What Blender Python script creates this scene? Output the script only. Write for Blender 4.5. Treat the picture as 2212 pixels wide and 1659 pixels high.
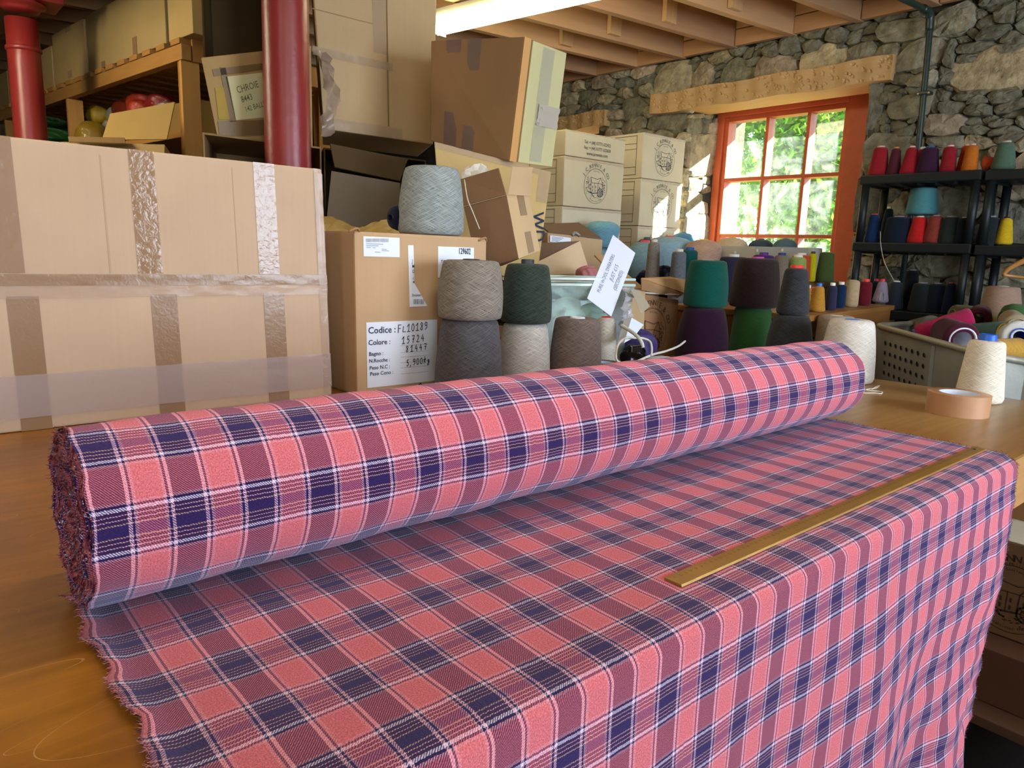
import bpy, bmesh, math, random
import numpy as np
from mathutils import Vector, Matrix
random.seed(7); rng = np.random.default_rng(7)
C = bpy.context.scene.collection
for o in list(bpy.data.objects): bpy.data.objects.remove(o)
V3 = lambda *a: np.array(a, dtype=float)

# ------------------------------------------------------------------ camera
# two measured vanishing points (cloth direction, across the table) fix the lens and the orientation
PP = V3(1106, 829.5); VX = V3(2960, 600); VY = V3(-270, 490)
F = math.sqrt(-np.dot(VX-PP, VY-PP))
_x = V3(*(VX-PP), F); _x /= np.linalg.norm(_x)
_y = V3(*(VY-PP), F); _y /= np.linalg.norm(_y)
_z = np.cross(_x, _y)
if _z[1] > 0: _z = -_z
R = np.array([_x, _y, _z]); H = 0.367; CAM = V3(0, 0, H)
def ray(px, py): return R @ V3(px-PP[0], py-PP[1], F)
def onz(px, py, z=0.0):
    d = ray(px, py); return CAM + d*(z-H)/d[2]
def onx(px, py, v):
    d = ray(px, py); return CAM + d*v/d[0]
def ony(px, py, v):
    d = ray(px, py); return CAM + d*v/d[1]
def D(px, py, dep): return CAM + ray(px, py)*dep/F
FW = R @ V3(0, 0, 1)
def depth(p): return float((np.array(p)-CAM) @ FW)
cam = bpy.data.cameras.new('camera'); co = bpy.data.objects.new('camera', cam); C.objects.link(co)
cr, cd, cf = R @ V3(1, 0, 0), R @ V3(0, 1, 0), R @ V3(0, 0, 1)
M = Matrix(((cr[0], -cd[0], -cf[0], 0), (cr[1], -cd[1], -cf[1], 0), (cr[2], -cd[2], -cf[2], H), (0, 0, 0, 1)))
co.matrix_world = M; cam.sensor_width = 36; cam.lens = F/2212*36; cam.clip_start = .02; cam.clip_end = 200
bpy.context.scene.camera = co

# ------------------------------------------------------------------ light and exposure
sc = bpy.context.scene
sc.view_settings.view_transform = 'Standard'; sc.view_settings.look = 'None'
sc.view_settings.exposure = 0.0; sc.view_settings.gamma = 1; sc.view_settings.use_curve_mapping = False
w = bpy.data.worlds.new('world'); sc.world = w; w.use_nodes = True
bg = w.node_tree.nodes['Background']; bg.inputs[0].default_value = (.78, .9, 1, 1); bg.inputs[1].default_value = 5.5
def light(name, kind, loc, target, energy, col, size=1, sy=None, spread=None):
    l = bpy.data.lights.new(name, kind); l.energy = energy; l.color = col
    o = bpy.data.objects.new(name, l); C.objects.link(o); o.location = loc
    o.rotation_euler = (Vector(target)-Vector(loc)).to_track_quat('-Z', 'Y').to_euler()
    if kind == 'AREA':
        l.size = size
        if sy: l.shape = 'RECTANGLE'; l.size_y = sy
        if spread: l.spread = spread
    if kind == 'SUN': l.angle = math.radians(.8)
    return o
sd = V3(-.55, .56, -.35)
light('sun', 'SUN', (12, -8, 10), tuple(V3(12, -8, 10)+sd), 52, (1, .95, .86))
# daylight through the windows of the wall behind the camera
light('daylight_side_window', 'AREA', (2.25, -1.72, .62), (2.15, 1, .05), 78, (.72, .82, 1), 1.5, 1.2)
light('daylight_side_window_far', 'AREA', (-.6, -1.72, .62), (-.2, 1, .2), 15, (.75, .88, 1), 1.3, 1.2)
# unseen tubes over the table, plus a fill lamp added for the rack
light('ceiling_tube_over_table', 'AREA', (.95, .75, 1.5), (.95, .75, 0), 12, (1, .87, .68), 1.5, .12)
light('rack_fill_light', 'AREA', (-.35, 3.6, 1.55), (.5, 3.8, .6), 46, (1, .86, .60), .12, 1.6)  # unseen lamp added to brighten the rack and the left side
light('ceiling_tube_mid', 'AREA', (-.3, 1.1, 1.5), (.5, 2.0, .2), 6, (1, .88, .66), .12, 1.4)

# ------------------------------------------------------------------ materials
def lin(c):
    if isinstance(c, str): c = tuple(int(c[i:i+2], 16)/255 for i in (0, 2, 4))
    return tuple((x/12.92 if x <= .04045 else ((x+.055)/1.055)**2.4) for x in c)
MC = {}
def nodes(name):
    m = bpy.data.materials.new(name); m.use_nodes = True
    nt = m.node_tree; return m, nt, nt.nodes['Principled BSDF'], nt.nodes, nt.links
def mat(col, rough=.7, var=.12, scale=12, bump=0, bscale=60, metal=0, spec=.4, stretch=None, detail=4):
    key = (col, rough, var, scale, bump, bscale, metal, spec, stretch)
    if key in MC: return MC[key]
    m, nt, b, n, l = nodes('surface'); c = lin(col)
    tc = n.new('ShaderNodeTexCoord'); mp = n.new('ShaderNodeMapping'); l.new(tc.outputs['Object'], mp.inputs[0])
    if stretch: mp.inputs['Scale'].default_value = stretch
    nz = n.new('ShaderNodeTexNoise'); nz.inputs['Scale'].default_value = scale; nz.inputs['Detail'].default_value = detail
    l.new(mp.outputs[0], nz.inputs[0])
    mx = n.new('ShaderNodeMix'); mx.data_type = 'RGBA'
    mx.inputs[6].default_value = (*[x*(1-var*1.6) for x in c], 1); mx.inputs[7].default_value = (*[min(1, x*(1+var*1.6)) for x in c], 1)
    l.new(nz.outputs[0], mx.inputs[0]); l.new(mx.outputs[2], b.inputs['Base Color'])
    b.inputs['Roughness'].default_value = rough; b.inputs['Metallic'].default_value = metal; b.inputs['Specular IOR Level'].default_value = spec
    if bump:
        n2 = n.new('ShaderNodeTexNoise'); n2.inputs['Scale'].default_value = bscale; n2.inputs['Detail'].default_value = 5
        l.new(mp.outputs[0], n2.inputs[0])
        bp = n.new('ShaderNodeBump'); bp.inputs['Strength'].default_value = bump; bp.inputs['Distance'].default_value = .01
        l.new(n2.outputs[0], bp.inputs['Height']); l.new(bp.outputs[0], b.inputs['Normal'])
    MC[key] = m; return m
def yarn(col, heather=.0, fine=1.0):
    key = ('yarn', col, heather, fine)
    if key in MC: return MC[key]
    m, nt, b, n, l = nodes('yarn'); c = lin(col)
    uv = n.new('ShaderNodeUVMap'); st = []
    for ang, sd_ in ((.44, 0.), (-.44, 3.7)):      # two families of crossing strands
        m1 = n.new('ShaderNodeMapping'); m1.inputs['Rotation'].default_value = (0, 0, ang); l.new(uv.outputs[0], m1.inputs[0])
        m2 = n.new('ShaderNodeMapping'); m2.inputs['Scale'].default_value = (20*fine, 640*fine, 1); m2.inputs['Location'].default_value = (sd_, sd_, 0); l.new(m1.outputs[0], m2.inputs[0])
        z_ = n.new('ShaderNodeTexNoise'); z_.inputs['Scale'].default_value = 1; z_.inputs['Detail'].default_value = 2.5; z_.inputs['Roughness'].default_value = .6; l.new(m2.outputs[0], z_.inputs[0]); st.append(z_.outputs[0])
    mw = n.new('ShaderNodeMath'); mw.operation = 'MAXIMUM'; l.new(st[0], mw.inputs[0]); l.new(st[1], mw.inputs[1])
    hr = n.new('ShaderNodeMapRange'); hr.inputs[1].default_value = .44; hr.inputs[2].default_value = .70; l.new(mw.outputs[0], hr.inputs[0])
    fl_ = n.new('ShaderNodeTexNoise'); fl_.inputs['Scale'].default_value = 900; l.new(uv.outputs[0], fl_.inputs[0])
    ad = n.new('ShaderNodeMath'); ad.operation = 'MULTIPLY_ADD'; ad.inputs[1].default_value = .35*min(1, heather*3); l.new(fl_.outputs[0], ad.inputs[0]); l.new(hr.outputs[0], ad.inputs[2])
    v = .30+heather*1.1
    mx = n.new('ShaderNodeMix'); mx.data_type = 'RGBA'
    mx.inputs[6].default_value = (*[x*(1-min(.8, v)) for x in c], 1); mx.inputs[7].default_value = (*[min(1, x*(1+v*.35)+heather*.05) for x in c], 1)
    l.new(ad.outputs[0], mx.inputs[0]); l.new(mx.outputs[2], b.inputs['Base Color'])
    bp = n.new('ShaderNodeBump'); bp.inputs['Strength'].default_value = .7; bp.inputs['Distance'].default_value = .003
    l.new(mw.outputs[0], bp.inputs['Height']); l.new(bp.outputs[0], b.inputs['Normal'])
    b.inputs['Roughness'].default_value = .9; b.inputs['Specular IOR Level'].default_value = .15
    b.inputs['Sheen Weight'].default_value = .12; b.inputs['Sheen Roughness'].default_value = .5
    MC[key] = m; return m
def card(col='C9A57B', rough=.75):
    """corrugated board: faint flutes and blotches"""
    key = ('card', col)
    if key in MC: return MC[key]
    m, nt, b, n, l = nodes('cardboard'); c = lin(col)
    tc = n.new('ShaderNodeTexCoord'); nz = n.new('ShaderNodeTexNoise'); nz.inputs['Scale'].default_value = 6; nz.inputs['Detail'].default_value = 6
    l.new(tc.outputs['Object'], nz.inputs[0])
    mp = n.new('ShaderNodeMapping'); mp.inputs['Scale'].default_value = (130, 130, 3); l.new(tc.outputs['Object'], mp.inputs[0])
    n2 = n.new('ShaderNodeTexNoise'); n2.inputs['Scale'].default_value = 1; n2.inputs['Detail'].default_value = 1; l.new(mp.outputs[0], n2.inputs[0])
    ad = n.new('ShaderNodeMath'); ad.operation = 'MULTIPLY_ADD'; l.new(n2.outputs[0], ad.inputs[0]); ad.inputs[1].default_value = .22; l.new(nz.outputs[0], ad.inputs[2])
    mx = n.new('ShaderNodeMix'); mx.data_type = 'RGBA'
    mx.inputs[6].default_value = (*[x*.84 for x in c], 1); mx.inputs[7].default_value = (*[min(1, x*1.1) for x in c], 1)
    l.new(ad.outputs[0], mx.inputs[0]); l.new(mx.outputs[2], b.inputs['Base Color'])
    bp = n.new('ShaderNodeBump'); bp.inputs['Strength'].default_value = .12; bp.inputs['Distance'].default_value = .004
    l.new(ad.outputs[0], bp.inputs['Height']); l.new(bp.outputs[0], b.inputs['Normal'])
    b.inputs['Roughness'].default_value = rough; b.inputs['Specular IOR Level'].default_value = .25
    MC[key] = m; return m
def tape(col, alpha=.6, rough=.18, wr=.5):
    key = ('tape', col, alpha, rough, wr)
    if key in MC: return MC[key]
    m, nt, b, n, l = nodes('packing_tape'); c = lin(col)
    b.inputs['Base Color'].default_value = (*c, 1); b.inputs['Roughness'].default_value = rough; b.inputs['Alpha'].default_value = alpha
    tc = n.new('ShaderNodeTexCoord'); nz = n.new('ShaderNodeTexNoise'); nz.inputs['Scale'].default_value = 90; nz.inputs['Detail'].default_value = 4; nz.inputs['Distortion'].default_value = 1
    l.new(tc.outputs['Object'], nz.inputs[0])
    bp = n.new('ShaderNodeBump'); bp.inputs['Strength'].default_value = wr; bp.inputs['Distance'].default_value = .002
    l.new(nz.outputs[0], bp.inputs['Height']); l.new(bp.outputs[0], b.inputs['Normal'])
    b.inputs['Specular IOR Level'].default_value = .6
    MC[key] = m; return m
def wood(col, axis=0, rough=.55, var=.35, fine=1.0):
    key = ('wood', col, axis, rough, var, fine)
    if key in MC: return MC[key]
    m, nt, b, n, l = nodes('wood'); c = lin(col)
    tc = n.new('ShaderNodeTexCoord'); mp = n.new('ShaderNodeMapping'); s = [34*fine]*3; s[axis] = 1.6*fine
    mp.inputs['Scale'].default_value = s; l.new(tc.outputs['Object'], mp.inputs[0])
    oi = n.new('ShaderNodeObjectInfo'); cm = n.new('ShaderNodeCombineXYZ'); 
    for i in range(3): l.new(oi.outputs['Random'], cm.inputs[i])
    sc_ = n.new('ShaderNodeVectorMath'); sc_.operation = 'SCALE'; sc_.inputs['Scale'].default_value = 50; l.new(cm.outputs[0], sc_.inputs[0]); l.new(sc_.outputs[0], mp.inputs['Location'])
    nz = n.new('ShaderNodeTexNoise'); nz.inputs['Scale'].default_value = 1; nz.inputs['Detail'].default_value = 5; nz.inputs['Distortion'].default_value = .6
    l.new(mp.outputs[0], nz.inputs[0])
    mx = n.new('ShaderNodeMix'); mx.data_type = 'RGBA'
    mx.inputs[6].default_value = (*[x*(1-var) for x in c], 1); mx.inputs[7].default_value = (*[min(1, x*(1+var*.7)) for x in c], 1)
    l.new(nz.outputs[0], mx.inputs[0]); l.new(mx.outputs[2], b.inputs['Base Color'])
    bp = n.new('ShaderNodeBump'); bp.inputs['Strength'].default_value = .25; bp.inputs['Distance'].default_value = .002
    l.new(nz.outputs[0], bp.inputs['Height']); l.new(bp.outputs[0], b.inputs['Normal'])
    b.inputs['Roughness'].default_value = rough; MC[key] = m; return m

def plaid():
    m, nt, b, n, l = nodes('tweed_plaid')
    uv = n.new('ShaderNodeUVMap'); sx = n.new('ShaderNodeSeparateXYZ'); l.new(uv.outputs[0], sx.inputs[0])
    def math_(op, a, bb=None):
        k = n.new('ShaderNodeMath'); k.operation = op
        for i, v in enumerate((a, bb)):
            if v is None: continue
            if isinstance(v, (int, float)): k.inputs[i].default_value = v
            else: l.new(v, k.inputs[i])
        return k.outputs[0]
    # a little wander so that the threads are not ruled
    tcn = n.new('ShaderNodeTexNoise'); tcn.inputs['Scale'].default_value = 22; tcn.inputs['Detail'].default_value = 2; l.new(uv.outputs[0], tcn.inputs[0])
    wob = math_('MULTIPLY', math_('SUBTRACT', tcn.outputs[0], .5), .0022)
    u = math_('ADD', sx.outputs[0], wob); v = math_('ADD', sx.outputs[1], wob)
    CORAL, ROSE, DARK, WHITE, PINK = 'DB7074', 'E298A0', '1A1046', 'F0E2F8', 'ECBACB'
    NAVY, NAV2, YEL = '361C46', '2B2360', 'D0A8A0'
    def ramp(fac, stops):
        r = n.new('ShaderNodeValToRGB'); r.color_ramp.interpolation = 'CONSTANT'; e = r.color_ramp.elements
        tot = sum(s[1] for s in stops); p = 0
        for i, (cc, wd) in enumerate(stops):
            el = e[i] if i < 2 else e.new(p/tot)
            el.position = p/tot; el.color = (*lin(cc), 1); p += wd
        l.new(fac, r.inputs[0]); return r.outputs[0]
    fu = math_('FRACT', math_('DIVIDE', u, 1.0))      # u counts setts
    warp = ramp(fu, [(ROSE, 3), (CORAL, 24), (ROSE, 3), (DARK, 2.4), (PINK, 3.4), (NAVY, 28), (PINK, 3.4), (DARK, 2.4)])
    fv = math_('FRACT', math_('DIVIDE', math_('SUBTRACT', v, .612), .0885))
    weft = ramp(fv, [(DARK, 1.6), (ROSE, 3), (CORAL, 33), (ROSE, 3), (DARK, 2.2), (WHITE, 3.4), (NAVY, 3), (PINK, 1), (NAVY, 3), (PINK, .9), (NAVY, 3), (YEL, 1.3), (NAV2, 11), (YEL, 1.3), (NAVY, 3), (PINK, .9), (NAVY, 3), (PINK, 1), (NAVY, 3), (WHITE, 3.4), (DARK, .9)])
    um = math_('MULTIPLY', u, .0709)
    tw = math_('FRACT', math_('DIVIDE', math_('SUBTRACT', um, v), .0026))
    msk = math_('GREATER_THAN', tw, .5)
    mx = n.new('ShaderNodeMix'); mx.data_type = 'RGBA'; l.new(msk, mx.inputs[0]); l.new(warp, mx.inputs[6]); l.new(weft, mx.inputs[7])
    fz = n.new('ShaderNodeTexNoise'); fz.inputs['Scale'].default_value = 650; fz.inputs['Detail'].default_value = 3
    cmb = n.new('ShaderNodeCombineXYZ'); l.new(um, cmb.inputs[0]); l.new(v, cmb.inputs[1]); l.new(cmb.outputs[0], fz.inputs[0])
    fr = n.new('ShaderNodeMapRange'); fr.inputs[1].default_value = .3; fr.inputs[2].default_value = .7; fr.inputs[3].default_value = .62; fr.inputs[4].default_value = 1.3; l.new(fz.outputs[0], fr.inputs[0])
    # blend a haze of both yarns: the nap
    av = n.new('ShaderNodeMix'); av.data_type = 'RGBA'; av.inputs[0].default_value = .5; l.new(warp, av.inputs[6]); l.new(weft, av.inputs[7])
    mdk = n.new('ShaderNodeMix'); mdk.data_type = 'RGBA'; mdk.blend_type = 'DARKEN'; mdk.inputs[0].default_value = 1; l.new(warp, mdk.inputs[6]); l.new(weft, mdk.inputs[7]); mdm = n.new('ShaderNodeMix'); mdm.data_type = 'RGBA'; mdm.inputs[0].default_value = .22; l.new(mx.outputs[2], mdm.inputs[6]); l.new(mdk.outputs[2], mdm.inputs[7]); mx = mdm
    m3 = n.new('ShaderNodeMix'); m3.data_type = 'RGBA'; m3.inputs[0].default_value = .18; l.new(mx.outputs[2], m3.inputs[6]); l.new(av.outputs[2], m3.inputs[7])
    ml = n.new('ShaderNodeVectorMath'); ml.operation = 'SCALE'; l.new(m3.outputs[2], ml.inputs[0]); l.new(fr.outputs[0], ml.inputs['Scale'])
    l.new(ml.outputs[0], b.inputs['Base Color'])
    bp = n.new('ShaderNodeBump'); bp.inputs['Strength'].default_value = .5; bp.inputs['Distance'].default_value = .0012
    hh = math_('ADD', math_('MULTIPLY', tw, .6), fz.outputs[0]); l.new(hh, bp.inputs['Height']); l.new(bp.outputs[0], b.inputs['Normal'])
    b.inputs['Roughness'].default_value = .95; b.inputs['Specular IOR Level'].default_value = .08
    b.inputs['Sheen Weight'].default_value = .28; b.inputs['Sheen Roughness'].default_value = .55; b.inputs['Sheen Tint'].default_value = (.72, .70, 1, 1)
    return m

# ------------------------------------------------------------------ mesh helpers
WL = {}                      # world position of every parent
def props(o, label=None, cat=None, group=None, kind=None):
    if label: o['label'] = label
    if cat: o['category'] = cat
    if group: o['group'] = group
    if kind: o['kind'] = kind
    return o
def thing(name, label, cat, loc=(0, 0, 0), group=None, rot=None, kind=None):
    o = bpy.data.objects.new(name, None); C.objects.link(o); o.location = tuple(loc); o.empty_display_size = .05
    if rot is not None: o.rotation_euler = rot
    WL[o.name] = np.array(loc, dtype=float); return props(o, label, cat, group, kind)
def mesh(name, verts, faces, m, parent=None, uvs=None, smooth=False, local=False, label=None, kind=None, origin=None):
    """one mesh object; world coordinates unless local"""
    v = np.array(verts, dtype=float).reshape(-1, 3)
    off = V3(0, 0, 0)
    if parent is not None:
        if not local: v = v - WL[parent.name]
        off = V3(0, 0, 0)
    elif origin is not None: v = v - np.array(origin); off = np.array(origin)
    me = bpy.data.meshes.new(name); me.from_pydata(v.tolist(), [], faces)
    if uvs is not None:
        ul = me.uv_layers.new(name='UVMap'); arr = np.array([uvs[i] for f in faces for i in f], dtype=np.float32).ravel(); ul.data.foreach_set('uv', arr)
    if smooth: me.polygons.foreach_set('use_smooth', [True]*len(me.polygons))
    if m: me.materials.append(m)
    o = bpy.data.objects.new(name, me); C.objects.link(o)
    if parent is not None: o.parent = parent; WL[o.name] = WL[parent.name]
    else: o.location = tuple(off); WL[o.name] = off
    return props(o, label, kind=kind)
BF = [(0, 3, 2, 1), (4, 5, 6, 7), (0, 1, 5, 4), (1, 2, 6, 5), (2, 3, 7, 6), (3, 0, 4, 7)]
def hexa(name, a, b_, m, parent=None, bev=.0, **k):
    """solid between quad a (4 pts) and quad b_ (4 pts)"""
    o = mesh(name, list(a)+list(b_), BF, m, parent, **k)
    bm = bmesh.new(); bm.from_mesh(o.data); bmesh.ops.recalc_face_normals(bm, faces=bm.faces)
    if bev: bmesh.ops.bevel(bm, geom=list(bm.edges), offset=bev, segments=2, affect='EDGES', profile=.6, clamp_overlap=True)
    bm.to_mesh(o.data); bm.free(); return o
def box(name, lo, hi, m, parent=None, bev=0, **k):
    x0, y0, z0 = lo; x1, y1, z1 = hi
    a = [(x0, y0, z0), (x1, y0, z0), (x1, y1, z0), (x0, y1, z0)]; b_ = [(x0, y0, z1), (x1, y0, z1), (x1, y1, z1), (x0, y1, z1)]
    return hexa(name, a, b_, m, parent, bev, **k)
def unit(v): v = np.array(v, dtype=float); return v/np.linalg.norm(v)
def slab(name, q, t, m, parent=None, **k):
    """thin panel from quad q thickened by t behind it"""
    q = [np.array(p, dtype=float) for p in q]; nrm = unit(np.cross(q[1]-q[0], q[3]-q[0]))
    return hexa(name, q, [p-nrm*t for p in q], m, parent, **k)
def obar(name, p, q, w, h, m, parent=None, up=(0, 0, 1), bev=0, **k):
    """bar of section w x h from p to q"""
    p = np.array(p, dtype=float); q = np.array(q, dtype=float); d = unit(q-p); s = unit(np.cross(d, up)); u = np.cross(s, d)
    c = [(-w/2, -h/2), (w/2, -h/2), (w/2, h/2), (-w/2, h/2)]
    return hexa(name, [p+s*a+u*b_ for a, b_ in c], [q+s*a+u*b_ for a, b_ in c], m, parent, bev, **k)
def tube(name, pts, r, m, parent=None, n=8, closed=False, taper=None, **k):
    pts = [np.array(p, dtype=float) for p in pts]; V = []; Fc = []; N = len(pts); prev = None
    for i, p in enumerate(pts):
        d = unit(pts[(i+1) % N]-pts[i-1]) if closed else unit(pts[min(i+1, N-1)]-pts[max(i-1, 0)])
        if prev is None: s = unit(np.cross(d, (0, 0, 1) if abs(d[2]) < .9 else (1, 0, 0)))
        else: s = unit(prev-d*np.dot(prev, d))
        prev = s; u = np.cross(d, s); rr = r if taper is None else r*taper[i]
        for j in range(n): a = 2*math.pi*j/n; V.append(p+rr*(math.cos(a)*s+math.sin(a)*u))
    for i in range(N if closed else N-1):
        for j in range(n): a = i*n+j; b_ = i*n+(j+1) % n; e = ((i+1) % N)*n; Fc.append((a, b_, e+(j+1) % n, e+j))
    if not closed: Fc.append(tuple(range(n))[::-1]); Fc.append(tuple((N-1)*n+j for j in range(n)))
    return mesh(name, V, Fc, m, parent, smooth=True, **k)
def curve_pts(P, n=8):
    P = [np.array(p, dtype=float) for p in P]; P = [2*P[0]-P[1]]+P+[2*P[-1]-P[-2]]; out = []
    for i in range(1, len(P)-2):
        for t in np.linspace(0, 1, n, endpoint=False):
            a, b_, c, d = P[i-1:i+3]; out.append(.5*((2*b_)+(-a+c)*t+(2*a-5*b_+4*c-d)*t*t+(-a+3*b_-3*c+d)*t**3))
    out.append(P[-2]); return out
def lathe(name, prof, m, parent=None, n=36, wob=0, seed=0, cap=True, **k):
    """turned body about local z; prof = [(r, z)...]"""
    V = []; U = []; Fc = []; N = len(prof); rs = np.random.default_rng(seed); ph = rs.uniform(0, 6.28, 4)
    rm = max(p[0] for p in prof)
    s_ = [0]
    for i in range(1, N): s_.append(s_[-1]+math.hypot(prof[i][0]-prof[i-1][0], prof[i][1]-prof[i-1][1]))
    for i, (r, z) in enumerate(prof):
        for j in range(n+1):
            a = 2*math.pi*j/n; rr = r*(1+wob*(math.sin(2*a+ph[0]+z*9)+.6*math.sin(3*a+ph[1]-z*14)))
            V.append((rr*math.cos(a), rr*math.sin(a), z)); U.append((a*rm, s_[i]))
    for i in range(N-1):
        for j in range(n): a = i*(n+1)+j; Fc.append((a, a+1, a+n+2, a+n+1))
    if cap:
        if prof[0][0] > 1e-4: Fc.append(tuple(range(n))[::-1])
        if prof[-1][0] > 1e-4: Fc.append(tuple((N-1)*(n+1)+j for j in range(n)))
    return mesh(name, V, Fc, m, parent, uvs=U, smooth=True, local=True, **k)
def px_len(p, px): return px*depth(p)/F

# ---- faces that carry print and tape
class Face:
    """flat (or nearly flat) quad TL,TR,BR,BL with u to the right, v downwards"""
    def __init__(s, tl, tr, br, bl):
        s.q = [np.array(p, dtype=float) for p in (tl, tr, br, bl)]
        s.W = np.linalg.norm(s.q[1]-s.q[0]); s.Hh = np.linalg.norm(s.q[3]-s.q[0])
        s.n = unit(np.cross(s.q[3]-s.q[0], s.q[1]-s.q[0]))
        if np.dot(s.n, CAM-s.q[0]) < 0: s.n = -s.n
    def at(s, u, v, off=0.0):
        a, b_, c, d = s.q; return (a*(1-u)*(1-v)+b_*u*(1-v)+c*u*v+d*(1-u)*v)+s.n*off
    def patch(s, name, u0, v0, u1, v1, m, parent, off=.0012, t=.0008, label=None, nu=1, nv=1, wr=0, seed=0):
        rs = np.random.default_rng(seed)
        if nu == 1 and nv == 1:
            f = [s.at(u0, v0, off), s.at(u1, v0, off), s.at(u1, v1, off), s.at(u0, v1, off)]
            return hexa(name, f, [p-s.n*t for p in f], m, parent, label=label)
        V = []; Fc = []
        for j in range(nv+1):
            for i in range(nu+1):
                V.append(s.at(u0+(u1-u0)*i/nu, v0+(v1-v0)*j/nv, off+wr*rs.uniform(-.3, 1)))
        for j in range(nv):
            for i in range(nu): a = j*(nu+1)+i; Fc.append((a, a+1, a+nu+2, a+nu+1))
        return mesh(name, V, Fc, m, parent, smooth=True, label=label)
    def map(s, pts, u0, v0, size, off, rot=0, shear=0):
        """2d print coordinates (metres, y up) -> 3d; origin at (u0,v0)"""
        c_, s_ = math.cos(rot), math.sin(rot); ux = unit(s.q[1]-s.q[0]); o = s.at(u0, v0, off); uy = unit(np.cross(s.n, ux))
        if np.dot(uy, s.q[0]-s.q[3]) < 0: uy = -uy
        out = []
        for x, y in pts:
            x = (x+shear*y)*size; y = y*size; out.append(o+ux*(x*c_-y*s_)+uy*(x*s_+y*c_))
        return out
FONTC = {}
def glyphs(txt, bold=0.0):
    if (txt, bold) in FONTC: return FONTC[(txt, bold)]
    cu = bpy.data.curves.new('t', 'FONT'); cu.body = txt; cu.size = 1; cu.resolution_u = 2; cu.offset = bold
    o = bpy.data.objects.new('t', cu); C.objects.link(o)
    dg = bpy.context.evaluated_depsgraph_get(); dg.update(); me = bpy.data.meshes.new_from_object(o.evaluated_get(dg))
    V = [(v.co.x, v.co.y) for v in me.vertices]; Fc = [tuple(p.vertices) for p in me.polygons]
    bpy.data.objects.remove(o); bpy.data.curves.remove(cu); bpy.data.meshes.remove(me)
    FONTC[(txt, bold)] = (V, Fc); return V, Fc
class Ink:
    """collects lettering and pen strokes of one printed surface into one thin mesh"""
    def __init__(s, face, off=.0022): s.f = face; s.off = off; s.V = []; s.F = []
    def text(s, txt, u, v, size, bold=0, rot=0, shear=0, sx=1, align='l'):
        V, Fc = glyphs(txt, bold)
        if not V: return
        wdt = max(p[0] for p in V); dx = {'l': 0, 'c': -wdt/2, 'r': -wdt}[align]; k = len(s.V)
        s.V += s.f.map([((x+dx)*sx, y) for x, y in V], u, v, size, s.off, rot, shear); s.F += [tuple(i+k for i in f) for f in Fc]
    def stroke(s, pts, wd, u=0, v=0, size=1, rot=0):
        """pts in print units around (u,v)"""
        P = [np.array(p, dtype=float) for p in pts]
        for a, b_ in zip(P[:-1], P[1:]):
            d = b_-a; L = np.linalg.norm(d)
            if L < 1e-6: continue
            d /= L; nn = np.array([-d[1], d[0]])*wd/2; a2 = a-d*wd*.3; b2 = b_+d*wd*.3; k = len(s.V)
            s.V += s.f.map([a2-nn, b2-nn, b2+nn, a2+nn], u, v, size, s.off, rot); s.F.append((k, k+1, k+2, k+3))
    def arc(s, txt, u, v, r, size, mid=90, span=100, bold=0, inward=False):
        n_ = len(txt)
        for i, ch in enumerate(txt):
            if ch == ' ': continue
            t = (i+.5)/n_-.5; a = math.radians(mid-(1 if not inward else -1)*t*span)
            V, Fc = glyphs(ch, bold)
            if not V: continue
            w_ = max(p[0] for p in V); rot = a-math.pi/2 if not inward else a+math.pi/2; k = len(s.V)
            c_, s_ = math.cos(rot), math.sin(rot); cx, cy = r*math.cos(a), r*math.sin(a); pts = []
            for x, y in V:
                x = (x-w_/2)*size; y = (y-(.7 if inward else 0))*size; pts.append((cx+x*c_-y*s_, cy+x*s_+y*c_))
            s.V += s.f.map(pts, u, v, 1, s.off); s.F += [tuple(q+k for q in f) for f in Fc]
    def done(s, name, col, parent, label=None):
        return mesh(name, s.V, s.F, mat(col, .8, .02), parent, label=label) if s.V else None
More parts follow.
